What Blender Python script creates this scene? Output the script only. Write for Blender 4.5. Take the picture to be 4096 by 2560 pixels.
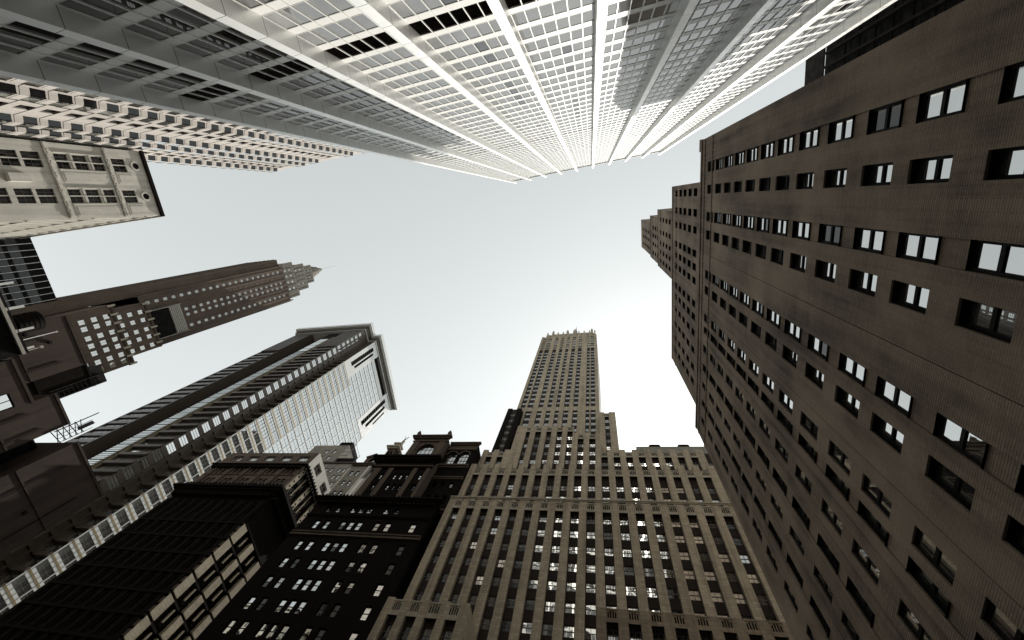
import bpy, math, random
from mathutils import Vector, Matrix
from mathutils.bvhtree import BVHTree
R = random.Random(7)
rad = math.radians
scene = bpy.context.scene
for o in list(bpy.data.objects): bpy.data.objects.remove(o)

# ------------------------------------------------------------------ camera
CAM = Vector((0, 0, 1.7))
RM = Matrix(((0.97511134, -0.06837578, -0.21090904), (0.12360789, 0.9573615, 0.26111311), (0.18406239, -0.28068437, 0.94198584)))
cd = bpy.data.cameras.new("camera"); cam = bpy.data.objects.new("camera", cd); scene.collection.objects.link(cam)
m4 = Matrix.Identity(4)
for i in range(3):
    m4[i][0] = RM[i][0]; m4[i][1] = -RM[i][1]; m4[i][2] = -RM[i][2]; m4[i][3] = CAM[i]
cam.matrix_world = m4
cd.sensor_width = 36; cd.sensor_fit = 'HORIZONTAL'; cd.lens = 36 * 1618.95 / 4096; cd.clip_end = 6000; cd.clip_start = 0.1
scene.camera = cam
# ------------------------------------------------------------------ sky and sun
SUN_AZ, SUN_EL = rad(15.5), rad(54)       # azimuth from +Y towards +X
world = bpy.data.worlds.new("World"); scene.world = world; world.use_nodes = True
nt = world.node_tree; nt.nodes.clear()
sky = nt.nodes.new("ShaderNodeTexSky"); sky.sky_type = 'NISHITA'; sky.sun_disc = False
sky.sun_elevation = SUN_EL; sky.sun_rotation = SUN_AZ; sky.air_density = 1.0; sky.dust_density = 0.7; sky.ozone_density = 1.0
hs = nt.nodes.new("ShaderNodeHueSaturation"); hs.inputs['Saturation'].default_value = 0.13; hs.inputs['Value'].default_value = 1.0
tint = nt.nodes.new("ShaderNodeMix"); tint.data_type = 'RGBA'; tint.blend_type = 'MULTIPLY'; tint.inputs[0].default_value = 1
tint.inputs[7].default_value = (0.972, 1.0, 0.958, 1)
bg = nt.nodes.new("ShaderNodeBackground"); bg.inputs['Strength'].default_value = 0.15
wo = nt.nodes.new("ShaderNodeOutputWorld")
gm_ = nt.nodes.new("ShaderNodeGamma"); gm_.inputs['Gamma'].default_value = 0.8
nt.links.new(sky.outputs[0], gm_.inputs['Color']); nt.links.new(gm_.outputs[0], hs.inputs['Color']); nt.links.new(hs.outputs[0], tint.inputs[6])
nt.links.new(tint.outputs[2], bg.inputs['Color']); nt.links.new(bg.outputs[0], wo.inputs[0])
sd = bpy.data.lights.new("sun", 'SUN'); sd.energy = 2.3; sd.angle = rad(0.5); sd.color = (1.0, 0.95, 0.87)
sun = bpy.data.objects.new("sun", sd); scene.collection.objects.link(sun); sun.location = (0, 0, 400)
sv = Vector((math.sin(SUN_AZ) * math.cos(SUN_EL), math.cos(SUN_AZ) * math.cos(SUN_EL), math.sin(SUN_EL)))
sun.rotation_euler = sv.to_track_quat('Z', 'Y').to_euler()
vs = scene.view_settings
scene.display_settings.display_device = 'sRGB'
vs.view_transform = 'Standard'; vs.look = 'None'; vs.exposure = 1.07; vs.gamma = 1.0; vs.use_curve_mapping = False
scene.cycles.max_bounces = 8; scene.cycles.diffuse_bounces = 3; scene.cycles.glossy_bounces = 4
scene.cycles.caustics_reflective = False; scene.cycles.caustics_refractive = False
scene.cycles.sample_clamp_indirect = 4.0

# ------------------------------------------------------------------ materials
def node(t, ty, **kw):
    n = t.nodes.new(ty)
    for k, v in kw.items():
        if k in n.inputs: n.inputs[k].default_value = v
        else: setattr(n, k, v)
    return n
def wall_uv(t):
    """a vector (along the wall, height, 0) that works on any upright face"""
    g = node(t, "ShaderNodeNewGeometry")
    c = node(t, "ShaderNodeVectorMath", operation='CROSS_PRODUCT'); c.inputs[1].default_value = (0, 0, 1)
    t.links.new(g.outputs['True Normal'], c.inputs[0])
    d = node(t, "ShaderNodeVectorMath", operation='DOT_PRODUCT')
    t.links.new(c.outputs[0], d.inputs[0]); t.links.new(g.outputs['Position'], d.inputs[1])
    s = node(t, "ShaderNodeSeparateXYZ"); t.links.new(g.outputs['Position'], s.inputs[0])
    k = node(t, "ShaderNodeCombineXYZ"); t.links.new(d.outputs['Value'], k.inputs[0]); t.links.new(s.outputs[2], k.inputs[1])
    return k.outputs[0], g.outputs['Position']
def mixc(t, fac, a, b, bt='MIX'):
    n = node(t, "ShaderNodeMix", data_type='RGBA', blend_type=bt)
    if isinstance(fac, (int, float)): n.inputs[0].default_value = fac
    else: t.links.new(fac, n.inputs[0])
    for i, x in ((6, a), (7, b)):
        if isinstance(x, tuple): n.inputs[i].default_value = (*x, 1)
        else: t.links.new(x, n.inputs[i])
    return n.outputs[2]
def ramp(t, src, a, b, lo=0.0, hi=1.0):
    n = node(t, "ShaderNodeMapRange"); n.inputs[1].default_value = a; n.inputs[2].default_value = b
    n.inputs[3].default_value = lo; n.inputs[4].default_value = hi
    t.links.new(src, n.inputs[0]); return n.outputs[0]
def noise(t, vec, scale, detail=4, sc=None, rough=0.6):
    if sc:
        mp = node(t, "ShaderNodeMapping"); mp.inputs['Scale'].default_value = sc; t.links.new(vec, mp.inputs[0]); vec = mp.outputs[0]
    n = node(t, "ShaderNodeTexNoise"); n.inputs['Scale'].default_value = scale; n.inputs['Detail'].default_value = detail; n.inputs['Roughness'].default_value = rough
    t.links.new(vec, n.inputs['Vector']); return n.outputs[0]
def masonry(name, c1, c2, mortar=None, bw=0.3, bh=0.1, ms=0.012, streak=0.35, patch=0.3, rough=0.85, bump=0.3, spec=0.25):
    m = bpy.data.materials.new(name); m.use_nodes = True; t = m.node_tree
    b = t.nodes["Principled BSDF"]; uv, pos = wall_uv(t)
    if mortar:
        br = node(t, "ShaderNodeTexBrick"); t.links.new(uv, br.inputs['Vector'])
        br.inputs['Color1'].default_value = (*c1, 1); br.inputs['Color2'].default_value = (*c2, 1); br.inputs['Mortar'].default_value = (*mortar, 1)
        br.inputs['Scale'].default_value = 1; br.inputs['Mortar Size'].default_value = ms; br.inputs['Brick Width'].default_value = bw; br.inputs['Row Height'].default_value = bh
        br.inputs['Mortar Smooth'].default_value = 0.2
        col = br.outputs[0]; h = br.outputs[1]
    else:
        col = mixc(t, noise(t, pos, 1.7, 6), c1, c2); h = None
    s = noise(t, uv, 1.0, 5, (0.9, 0.045, 1))
    col = mixc(t, ramp(t, s, 0.42, 0.72, 0, streak), col, (0.012, 0.010, 0.009))
    p = noise(t, pos, 0.16, 5)
    col = mixc(t, ramp(t, p, 0.4, 0.7, 0, patch), col, tuple(min(1, x * 1.7) for x in c2))
    f = noise(t, pos, 9.0, 3)
    col = mixc(t, ramp(t, f, 0.3, 0.7, 0, 0.22), col, (0.02, 0.018, 0.016))
    t.links.new(col, b.inputs['Base Color']); b.inputs['Roughness'].default_value = rough; b.inputs['Specular IOR Level'].default_value = spec
    bp = node(t, "ShaderNodeBump"); bp.inputs['Strength'].default_value = bump; bp.inputs['Distance'].default_value = 0.03
    t.links.new(f if h is None else h, bp.inputs['Height'])
    if h is not None: bp.invert = True
    t.links.new(bp.outputs[0], b.inputs['Normal'])
    return m
def metal(name, c, rough=0.4, met=0.0, var=0.15, spec=0.5):
    m = bpy.data.materials.new(name); m.use_nodes = True; t = m.node_tree; b = t.nodes["Principled BSDF"]; uv, pos = wall_uv(t)
    n = noise(t, pos, 0.7, 5); s = noise(t, uv, 1.0, 4, (1.3, 0.05, 1))
    col = mixc(t, ramp(t, n, 0.35, 0.7, 0, var), c, tuple(x * 0.55 for x in c))
    col = mixc(t, ramp(t, s, 0.5, 0.75, 0, var), col, tuple(x * 0.4 for x in c))
    t.links.new(col, b.inputs['Base Color']); b.inputs['Metallic'].default_value = met; b.inputs['Specular IOR Level'].default_value = spec
    t.links.new(ramp(t, n, 0.3, 0.7, rough * 0.8, rough * 1.25), b.inputs['Roughness'])
    return m
def glass(name, base, ior, rough=0.02, wob=0.0, scale=0.8, dirt=0.1, metv=0.0):
    m = bpy.data.materials.new(name); m.use_nodes = True; t = m.node_tree; b = t.nodes["Principled BSDF"]; uv, pos = wall_uv(t)
    n = noise(t, pos, 0.35, 3)
    col = mixc(t, ramp(t, n, 0.4, 0.65, 0, dirt), base, tuple(min(1, x * 2.5 + 0.02) for x in base))
    t.links.new(col, b.inputs['Base Color']); b.inputs['IOR'].default_value = ior; b.inputs['Roughness'].default_value = rough; b.inputs['Metallic'].default_value = metv
    if wob:
        bp = node(t, "ShaderNodeBump"); bp.inputs['Strength'].default_value = wob; bp.inputs['Distance'].default_value = 0.05
        t.links.new(noise(t, pos, scale, 1), bp.inputs['Height']); t.links.new(bp.outputs[0], b.inputs['Normal'])
    return m
M = {}
M['white_alu'] = metal("white_aluminium", (0.80, 0.80, 0.77), 0.38, 0.15, 0.10)
M['white_span'] = metal("white_spandrel", (0.82, 0.82, 0.79), 0.45, 0.0, 0.06)
M['louver_brown'] = metal("brown_louver", (0.06, 0.045, 0.034), 0.5, 0.0, 0.3)
M['bright_glass'] = glass("tower_glass", (0.115, 0.12, 0.12), 2.7, 0.03, 0.05, 0.5, 0.25, 0.0)
M['brown_brick'] = masonry("brown_brick", (0.345, 0.278, 0.210), (0.265, 0.210, 0.160), (0.135, 0.104, 0.081), 0.95, 0.11, 0.020, 0.75, 0.8)
M['dark_frame'] = metal("dark_frame", (0.006, 0.005, 0.0045), 0.7, 0, 0.2, 0.15)
M['lit_pane'] = glass("lit_pane_glass", (0.165, 0.17, 0.17), 1.9, 0.04, 0.05, 0.5, 0.15, 0.0)
M['shaded_pane'] = glass("shaded_pane_glass", (0.010, 0.009, 0.009), 1.7, 0.02, 0.06, 0.5, 0.3, 0.0)
M['dim_glass'] = glass("dim_glass", (0.30, 0.30, 0.285), 1.6, 0.02, 0.2, 0.8, 0.2, 0.9)
M['sky_glass'] = glass("sky_glass", (0.62, 0.63, 0.62), 1.6, 0.01, 0.03, 0.6, 0.06, 0.95)
M['black_glass'] = glass("black_glass", (0.006, 0.006, 0.006), 1.5, 0.05, 0.0)
M['black_fin'] = metal("black_metal", (0.006, 0.005, 0.0045), 0.8, 0, 0.3, 0.12)
M['tan_stone'] = masonry("tan_stone", (0.52, 0.440, 0.325), (0.38, 0.315, 0.228), (0.24, 0.197, 0.146), 1.2, 0.45, 0.02, 0.45, 0.25)
M['base_stone'] = masonry("base_stone", (0.34, 0.272, 0.195), (0.24, 0.19, 0.136), (0.15, 0.12, 0.088), 1.4, 0.6, 0.02, 0.5, 0.4)
M['pale_stone'] = masonry("pale_stone", (0.50, 0.45, 0.36), (0.38, 0.335, 0.26), None, streak=0.4)
M['umber'] = masonry("umber_spandrel", (0.036, 0.024, 0.019), (0.025, 0.017, 0.014), None, streak=0.4, patch=0.2)
M['old_glass'] = glass("old_glass", (0.52, 0.52, 0.50), 1.6, 0.015, 0.28, 0.5, 0.1, 0.95)
M['pale_frame'] = metal("pale_frame", (0.42, 0.40, 0.35), 0.5, 0, 0.3)
M['worn_frame'] = metal("worn_frame", (0.16, 0.145, 0.12), 0.5, 0, 0.3)
M['fin_brown'] = metal("fin_brown", (0.016, 0.0125, 0.0105), 0.8, 0, 0.3, 0.15)
M['black_brick'] = masonry("dark_brick", (0.011, 0.0075, 0.006), (0.008, 0.006, 0.005), (0.004, 0.003, 0.003), 0.3, 0.1, 0.015, 0.4, 0.15, spec=0.03)  # near-black; the corner building's front shade is worked into this colour
M['brownstone'] = masonry("brownstone", (0.115, 0.085, 0.06), (0.075, 0.055, 0.04), None, streak=0.5)
M['dark_stone'] = masonry("dark_stone", (0.013, 0.0095, 0.0075), (0.009, 0.007, 0.0055), (0.005, 0.004, 0.0035), 0.9, 0.4, 0.025, 0.5, 0.2, spec=0.04)  # near-black trim stone, also carrying the shade of the corner building's front
M['lime_block'] = masonry("limestone_block", (0.52, 0.46, 0.35), (0.40, 0.345, 0.26), (0.22, 0.19, 0.14), 1.0, 0.5, 0.02, 0.3, 0.2)
M['white_wall'] = masonry("white_render", (0.72, 0.70, 0.64), (0.66, 0.64, 0.58), None, streak=0.2, patch=0.1)
M['grey_wall'] = masonry("grey_render", (0.30, 0.28, 0.235), (0.24, 0.225, 0.19), None, streak=0.45)
M['gloss_white'] = metal("white_cladding", (0.68, 0.69, 0.67), 0.3, 0.0, 0.1)
M['pale_glass'] = glass("pale_glass", (0.60, 0.63, 0.63), 1.6, 0.03, 0.05, 0.5, 0.05, 0.9)
M['grey_glass'] = glass("grey_glass", (0.16, 0.165, 0.165), 1.7, 0.05, 0.08, 0.5, 0.1, 0.6)
M['bronze'] = metal("bronze_cladding", (0.085, 0.067, 0.052), 0.35, 0.2, 0.25)
M['gold'] = metal("gold_trim", (0.30, 0.235, 0.13), 0.35, 0.6, 0.2)
M['ash_brick'] = masonry("umber_brick", (0.185, 0.138, 0.105), (0.135, 0.100, 0.078), (0.055, 0.043, 0.035), 0.35, 0.12, 0.016, 0.5, 0.3)
M['crown_stone'] = masonry("crown_stone", (0.20, 0.185, 0.155), (0.15, 0.138, 0.115), None, streak=0.4)
M['cream'] = masonry("cream_terracotta", (0.72, 0.695, 0.62), (0.62, 0.595, 0.53), None, streak=0.35, patch=0.2)
M['pink'] = masonry("pink_panel", (0.63, 0.585, 0.54), (0.55, 0.51, 0.47), None, streak=0.25, patch=0.12)
M['dull_brown'] = masonry("dull_brown_render", (0.075, 0.053, 0.043), (0.052, 0.038, 0.031), None, streak=0.5, patch=0.5)
M['asphalt'] = masonry("asphalt", (0.055, 0.054, 0.052), (0.045, 0.044, 0.043), None, streak=0.1)
M['concrete'] = masonry("pavement_concrete", (0.24, 0.23, 0.21), (0.20, 0.19, 0.175), None, streak=0.1)
M['white_paint'] = metal("white_paint", (0.78, 0.78, 0.75), 0.5, 0, 0.1)

# ------------------------------------------------------------------ building kit
ALLV, ALLF = [], []
class MB:
    def __init__(s): s.v = []; s.f = []; s.m = []; s.ms = []
    def mi(s, m):
        if m not in s.ms: s.ms.append(m)
        return s.ms.index(m)
    def poly(s, pts, m):
        k = len(s.v); s.v += [tuple(p) for p in pts]; s.f.append(tuple(range(k, k + len(pts)))); s.m.append(s.mi(m))
    def build(s, name, root, kind=None, label=None):
        me = bpy.data.meshes.new(name)
        o = Vector(root.location) if root else Vector((0, 0, 0))
        me.from_pydata([tuple(Vector(p) - o) for p in s.v], [], s.f)
        for m in s.ms: me.materials.append(M[m])
        me.polygons.foreach_set("material_index", s.m); me.update()
        k = len(ALLV); ALLV.extend(s.v); ALLF.extend([tuple(i + k for i in f) for f in s.f])
        ob = bpy.data.objects.new(name, me); scene.collection.objects.link(ob)
        if root: ob.parent = root
        if kind: ob['kind'] = kind
        if label: ob['label'] = label
        return ob
class Face:
    """upright plane: u along it, y into the building, z up; a=0 faces -Y, 90 faces +X, 180 faces +Y, -90 faces -X"""
    def __init__(s, x, y, a): s.x = x; s.y = y; s.a = rad(a); s.c = math.cos(s.a); s.s = math.sin(s.a)
    def P(s, u, y, z): return (s.x + s.c * u - s.s * y, s.y + s.s * u + s.c * y, z)
    def fwd(s, d): return Face(s.x - s.s * d, s.y + s.c * d, math.degrees(s.a))
def box(mb, F, u0, u1, y0, y1, z0, z1, m, skip=''):
    P = F.P
    if 'f' not in skip: mb.poly([P(u0, y0, z0), P(u1, y0, z0), P(u1, y0, z1), P(u0, y0, z1)], m)
    if 'b' not in skip: mb.poly([P(u1, y1, z0), P(u0, y1, z0), P(u0, y1, z1), P(u1, y1, z1)], m)
    if 'l' not in skip: mb.poly([P(u0, y1, z0), P(u0, y0, z0), P(u0, y0, z1), P(u0, y1, z1)], m)
    if 'r' not in skip: mb.poly([P(u1, y0, z0), P(u1, y1, z0), P(u1, y1, z1), P(u1, y0, z1)], m)
    if 't' not in skip: mb.poly([P(u0, y0, z1), P(u1, y0, z1), P(u1, y1, z1), P(u0, y1, z1)], m)
    if 'd' not in skip: mb.poly([P(u0, y1, z0), P(u1, y1, z0), P(u1, y0, z0), P(u0, y0, z0)], m)
def prism(mb, F, prof, y0, y1, m):
    """profile [(u,z)...] extruded from y0 to y1"""
    P = F.P; n = len(prof)
    mb.poly([P(u, y0, z) for u, z in prof], m); mb.poly([P(u, y1, z) for u, z in reversed(prof)], m)
    for i in range(n):
        (a, b), (c, d) = prof[i], prof[(i + 1) % n]
        mb.poly([P(a, y0, b), P(a, y1, b), P(c, y1, d), P(c, y0, d)], m)
def tube(mb, p, q, r, m, n=6):
    p = Vector(p); q = Vector(q); d = (q - p).normalized(); a = d.orthogonal().normalized(); b = d.cross(a)
    A = [p + (a * math.cos(t) + b * math.sin(t)) * r for t in [2 * math.pi * i / n for i in range(n)]]; B = [x + (q - p) for x in A]
    for i in range(n): mb.poly([A[i], A[(i + 1) % n], B[(i + 1) % n], B[i]], m)
    mb.poly(A[::-1], m); mb.poly(B, m)
def lathe(mb, x, y, prof, m, n=16):
    for (r0, z0), (r1, z1) in zip(prof, prof[1:]):
        for i in range(n):
            a, b = 2 * math.pi * i / n, 2 * math.pi * (i + 1) / n
            mb.poly([(x + r0 * math.cos(a), y + r0 * math.sin(a), z0), (x + r0 * math.cos(b), y + r0 * math.sin(b), z0),
                     (x + r1 * math.cos(b), y + r1 * math.sin(b), z1), (x + r1 * math.cos(a), y + r1 * math.sin(a), z1)], m)
def facade(mb, F, u0, u1, z0, z1, holes, m, depth=0.25, mrev=None):
    us = sorted({u0, u1, *(h[0] for h in holes), *(h[1] for h in holes)}); zs = sorted({z0, z1, *(h[2] for h in holes), *(h[3] for h in holes)})
    us = [u for u in us if u0 <= u <= u1]; zs = [z for z in zs if z0 <= z <= z1]
    ui = {u: i for i, u in enumerate(us)}; zi = {z: i for i, z in enumerate(zs)}; filled = set()
    for a, b, c, d in holes:
        if a in ui and b in ui and c in zi and d in zi:
            for i in range(ui[a], ui[b]):
                for j in range(zi[c], zi[d]): filled.add((i, j))
    P = F.P
    for j in range(len(zs) - 1):
        i = 0
        while i < len(us) - 1:
            if (i, j) in filled: i += 1; continue
            k = i
            while k < len(us) - 1 and (k, j) not in filled: k += 1
            mb.poly([P(us[i], 0, zs[j]), P(us[k], 0, zs[j]), P(us[k], 0, zs[j + 1]), P(us[i], 0, zs[j + 1])], m); i = k
    r = mrev or m
    for a, b, c, d in holes:
        mb.poly([P(a, 0, c), P(b, 0, c), P(b, depth, c), P(a, depth, c)], r); mb.poly([P(a, 0, d), P(a, depth, d), P(b, depth, d), P(b, 0, d)], r)
        mb.poly([P(a, 0, c), P(a, depth, c), P(a, depth, d), P(a, 0, d)], r); mb.poly([P(b, 0, c), P(b, 0, d), P(b, depth, d), P(b, depth, c)], r)
def rootof(name, x, y, label, cat, group=None):
    o = bpy.data.objects.new(name, None); scene.collection.objects.link(o); o.location = (x, y, 0); o.empty_display_size = 2
    o['label'] = label; o['category'] = cat
    if group: o['group'] = group
    return o
WINS = []     # every window waits here until all walls stand
def win(root, F, h, depth, gm, fm, nx=1, nz=2, t=0.07, arch=False):
    WINS.append((root, F, h, depth, gm, fm, nx, nz, t, arch))
def wins(root, F, holes, depth, gm, fm, **k):
    for h in holes: win(root, F, h, depth, gm, fm, **k)
def window_mb(F, h, depth, gm, fm, nx, nz, t, arch):
    """frame mesh and pane mesh of one window"""
    u0, u1, z0, z1 = h; f = MB(); g = MB(); G = F.fwd(depth)
    if isinstance(gm, tuple):
        for i in range(nx):
            for j in range(nz):
                a, b, c, d = u0 + (u1 - u0) * i / nx, u0 + (u1 - u0) * (i + 1) / nx, z0 + (z1 - z0) * j / nz, z0 + (z1 - z0) * (j + 1) / nz
                g.poly([G.P(a, -0.01, c), G.P(b, -0.01, c), G.P(b, -0.01, d), G.P(a, -0.01, d)], gm[i * nz + j])
        box(f, G, u0, u1, -0.05, 0.0, z1 - t, z1, fm, 'b')
    elif arch:
        cx = (u0 + u1) / 2; r = (u1 - u0) / 2; zc = z1 - r
        prof = [(u0, z0), (u1, z0)] + [(cx + r * math.cos(a), zc + r * math.sin(a)) for a in [math.pi * i / 10 for i in range(11)]]
        g.poly([G.P(u, -0.01, z) for u, z in prof], gm)
        for i in range(10):
            a, b = math.pi * i / 10, math.pi * (i + 1) / 10
            q = [(cx + k * math.cos(c), zc + k * math.sin(c)) for k, c in ((r, a), (r, b), (r - 2 * t, b), (r - 2 * t, a))]
            prism(f, G, q, -0.1, 0.0, fm)
    else:
        g.poly([G.P(u0, -0.01, z0), G.P(u1, -0.01, z0), G.P(u1, -0.01, z1), G.P(u0, -0.01, z1)], gm)
        box(f, G, u0, u1, -0.05, 0.0, z1 - t, z1, fm, 'b'); 
    zt = z1 - t if not arch else z1 - (u1 - u0) / 2
    box(f, G, u0, u1, -0.08, 0.0, z0, z0 + t, fm, 'b')
    box(f, G, u0, u0 + t, -0.08, 0.0, z0 + t, zt, fm, 'b'); box(f, G, u1 - t, u1, -0.08, 0.0, z0 + t, zt, fm, 'b')
    for i in range(1, nx):
        c = u0 + (u1 - u0) * i / nx; box(f, G, c - t / 2, c + t / 2, -0.07, -0.005, z0 + t, zt if not arch else z1 - 2 * t, fm, 'b')
    for i in range(1, nz):
        c = z0 + (z1 - z0) * i / nz; box(f, G, u0 + t, u1 - t, -0.075, -0.006, c - t * 0.7, c + t * 0.7, fm, 'b')
    return f, g
def grid(cols, zs, h):
    """holes for columns [(u0,u1)] and heads zs, height h"""
    return [(a, b, z - h, z) for a, b in cols for z in zs]

# ------------------------------------------------------------------ ground
g = MB(); S = 3000
g.poly([(-S, -S, 0), (S, -S, 0), (S, S, 0), (-S, S, 0)], 'asphalt'); og = g.build("ground", None, 'structure')
g = MB(); FP = Face(0, 0, 0)
box(g, FP, -60, 11, -15.4, -12.4, 0.0, 0.13, 'concrete', 'd'); box(g, FP, -60, 9, 53.5, 57.4, 0.0, 0.13, 'concrete', 'd'); box(g, FP, 10.6, 13.7, -5.5, 34, 0.0, 0.13, 'concrete', 'd')
op = g.build("pavement", None, 'structure')
def body(mb, F, u0, u1, y0, y1, z0, z1, m): box(mb, F, u0, u1, y0, y1, z0, z1, m, 'fd')
def pierbay(root, F, u0, u1, z0, z1, bays, heads, wh, wallm, pierm, gm, fm, recess=0.5, wdepth=0.18, inset=0.08, nx=2, nz=2, t=0.07, ptop=0.0, dep=14, pier_z0=None, bodym=None):
    """recessed window bays between full-height piers"""
    G = F.fwd(recess); b = MB(); holes = [(a + inset, c - inset, h - wh, h) for a, c in bays for h in heads if h - wh > z0 and h < z1]
    facade(b, G, u0, u1, z0, z1, holes, wallm, wdepth); body(b, F, u0, u1, recess, dep, z0, z1, bodym or pierm)
    b.build("wall", root)
    for h in holes:                                       # black panes, densest at both ends, paint in dark reflections
        win(root, G, h, wdepth, 'black_glass' if gm == 'old_glass' and R.random() < (0.72 if h[0] < -17 or h[0] > 14 else 0.18) else gm, fm, nx=nx, nz=nz, t=t)
    e = [u0] + [x for p in bays for x in p] + [u1]
    for i in range(0, len(e), 2):
        if e[i + 1] - e[i] > 0.05:
            p = MB(); box(p, F, e[i], e[i + 1], 0, recess, pier_z0 if pier_z0 is not None else z0, z1 + ptop, pierm, 'b'); p.build("pier", root)
def ornament(root, F, bays, z0, z1, m='pale_stone', y0=0.05, arch=True):
    """carved stone panel with pierced tracery in each bay, one part per row"""
    for a, c in bays:
        b = MB(); w = c - a; h = z1 - z0
        facade(b, F.fwd(y0), a, c, z0, z1, [(a + w * x, a + w * (x + 0.14), z0 + h * 0.34, z0 + h * k) for x, k in ((0.12, 0.78), (0.32, 0.86), (0.54, 0.86), (0.74, 0.78))], m, 0.22)
        b.poly([F.P(a, y0 + 0.22, z0), F.P(c, y0 + 0.22, z0), F.P(c, y0 + 0.22, z1), F.P(a, y0 + 0.22, z1)], 'dark_stone')
        box(b, F, a, c, -0.08, y0, z0, z0 + h * 0.14, m); box(b, F, a, c, -0.06, y0, z1 - h * 0.1, z1, m)
        prism(b, F.fwd(y0), [(a + w * 0.5, z0 + h * 0.16), (a + w * 0.56, z0 + h * 0.26), (a + w * 0.5, z0 + h * 0.36), (a + w * 0.44, z0 + h * 0.26)], -0.06, 0, m)
        b.build("ornament_panel", root)
def cornice(root, F, u0, u1, z0, prof, m, name="cornice", dent=None, endl=0, endr=0):
    """stack of mouldings (height, projection); dent=(step, size, proj, z) adds a row of blocks"""
    b = MB(); z = z0
    for h, p in prof:
        box(b, F, u0 - endl * p, u1 + endr * p, -p, 0.0, z, z + h, m); z += h
    if dent:
        st, sz, pr, dz, dh = dent; u = u0
        while u < u1 - sz: box(b, F, u, u + sz, -pr, 0, dz, dz + dh, m); u += st
    return b.build(name, root)

# ================================================================== white-piered glass tower
def glass_tower():
    az = -0.0529; D = 18.0
    F = Face(math.sin(az) * D, -math.cos(az) * D, 180 + math.degrees(az))
    root = rootof("glass_tower", F.x, F.y - 12, "tall glass office tower with ten white full-height piers and white floor bands", "skyscraper")
    SR = [-40.65 + 8.843 * i for i in range(10)]; W = 0.92
    pr = [(-s, -s + W) for s in SR]                       # u ranges, decreasing u with i
    ZJ = [30.37 + 3.88 * n for n in range(-7, 55)]
    b = MB(); holes = []; hl = []
    bays = [(pr[i + 1][1], pr[i][0]) for i in range(9)]
    for a, c in bays:
        for n, z in zip(range(-7, 55), ZJ):
            if n == 23: hl.append((a, c, z + 0.05, z + 1.2)); holes.append((a, c, z + 1.35, z + 2.81))
            elif n == 3: hl.append((a, c, z, z + 2.81))
            elif n == 54: hl.append((a, c, z, z + 1.4))
            else: holes.append((a, c, z, z + 2.81))
    u0, u1 = pr[9][0], pr[0][1]
    facade(b, F, u0, u1, 0, 241.8, holes + hl, 'white_span', 0.06); body(b, F, u0, u1, 0, 30, 0, 241.8, 'white_span'); b.build("wall", root)
    pats = {p: [tuple('lit_pane' if R.random() < p else 'shaded_pane' for _ in range(6)) for _ in range(7)] for p in (0.06, 0.45, 0.93)}
    for h in holes:                                        # sun and shade put into the panes: pale on lit bays, black on shaded
        i = min(range(9), key=lambda k: abs(bays[k][0] - h[0])); z = h[2]
        p = 0.06 if i < 2 and z < 70 else 0.45 if i < 2 and z < 120 else 0.06 if i == 2 and z < 34 else 0.93
        win(root, F, h, 0.06, R.choice(pats[p]), 'white_alu', nx=6, nz=1, t=0.05)
    for a, c, d, e in hl:                                  # louvred plant floors
        q = MB(); G = F.fwd(0.05); q.poly([G.P(a, 0, d), G.P(c, 0, d), G.P(c, 0, e), G.P(a, 0, e)], 'louver_brown')
        z = d + 0.15
        while z < e - 0.1:
            q.poly([G.P(a, -0.06, z), G.P(c, -0.06, z), G.P(c, 0, z + 0.12), G.P(a, 0, z + 0.12)], 'louver_brown'); z += 0.22
        q.build("louver", root)
    for u, v in pr:
        p = MB(); box(p, F, u, v, -1.45, 0.02, 0, 248, 'pier_alu', 'bd'); p.build("pier", root)
    for a, c in bays:
        for i in range(1, 6):
            u = a + (c - a) * i / 6; p = MB(); box(p, F, u - 0.05, u + 0.05, -0.09, 0.05, 3, 241.5, 'white_alu', 'bd'); p.build("mullion", root)
    r = MB(); box(r, F, u0, u1, -0.5, 0, 241.8, 242.5, 'white_alu'); box(r, F, u0 + 3, u1 - 3, 4, 26, 241.8, 246, 'white_span', 'd'); r.build("roof", root)
m = M['pier_alu'] = metal("pier_aluminium", (0.86, 0.86, 0.83), 0.36, 0.5, 0.0)
t = m.node_tree; bs = t.nodes["Principled BSDF"]; src = bs.inputs['Base Color'].links[0].from_socket
g_ = node(t, "ShaderNodeNewGeometry"); s_ = node(t, "ShaderNodeSeparateXYZ"); t.links.new(g_.outputs['Position'], s_.inputs[0])
a_ = node(t, "ShaderNodeMath", operation='ADD'); a_.inputs[1].default_value = 3.88 * 10 - 30.37; t.links.new(s_.outputs[2], a_.inputs[0])
d_ = node(t, "ShaderNodeMath", operation='MODULO'); d_.inputs[1].default_value = 3.88; t.links.new(a_.outputs[0], d_.inputs[0])
l_ = node(t, "ShaderNodeMath", operation='LESS_THAN'); l_.inputs[1].default_value = 0.05; t.links.new(d_.outputs[0], l_.inputs[0])
t.links.new(mixc(t, l_.outputs[0], src, (0.05, 0.045, 0.04)), bs.inputs['Base Color'])
glass_tower()

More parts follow.
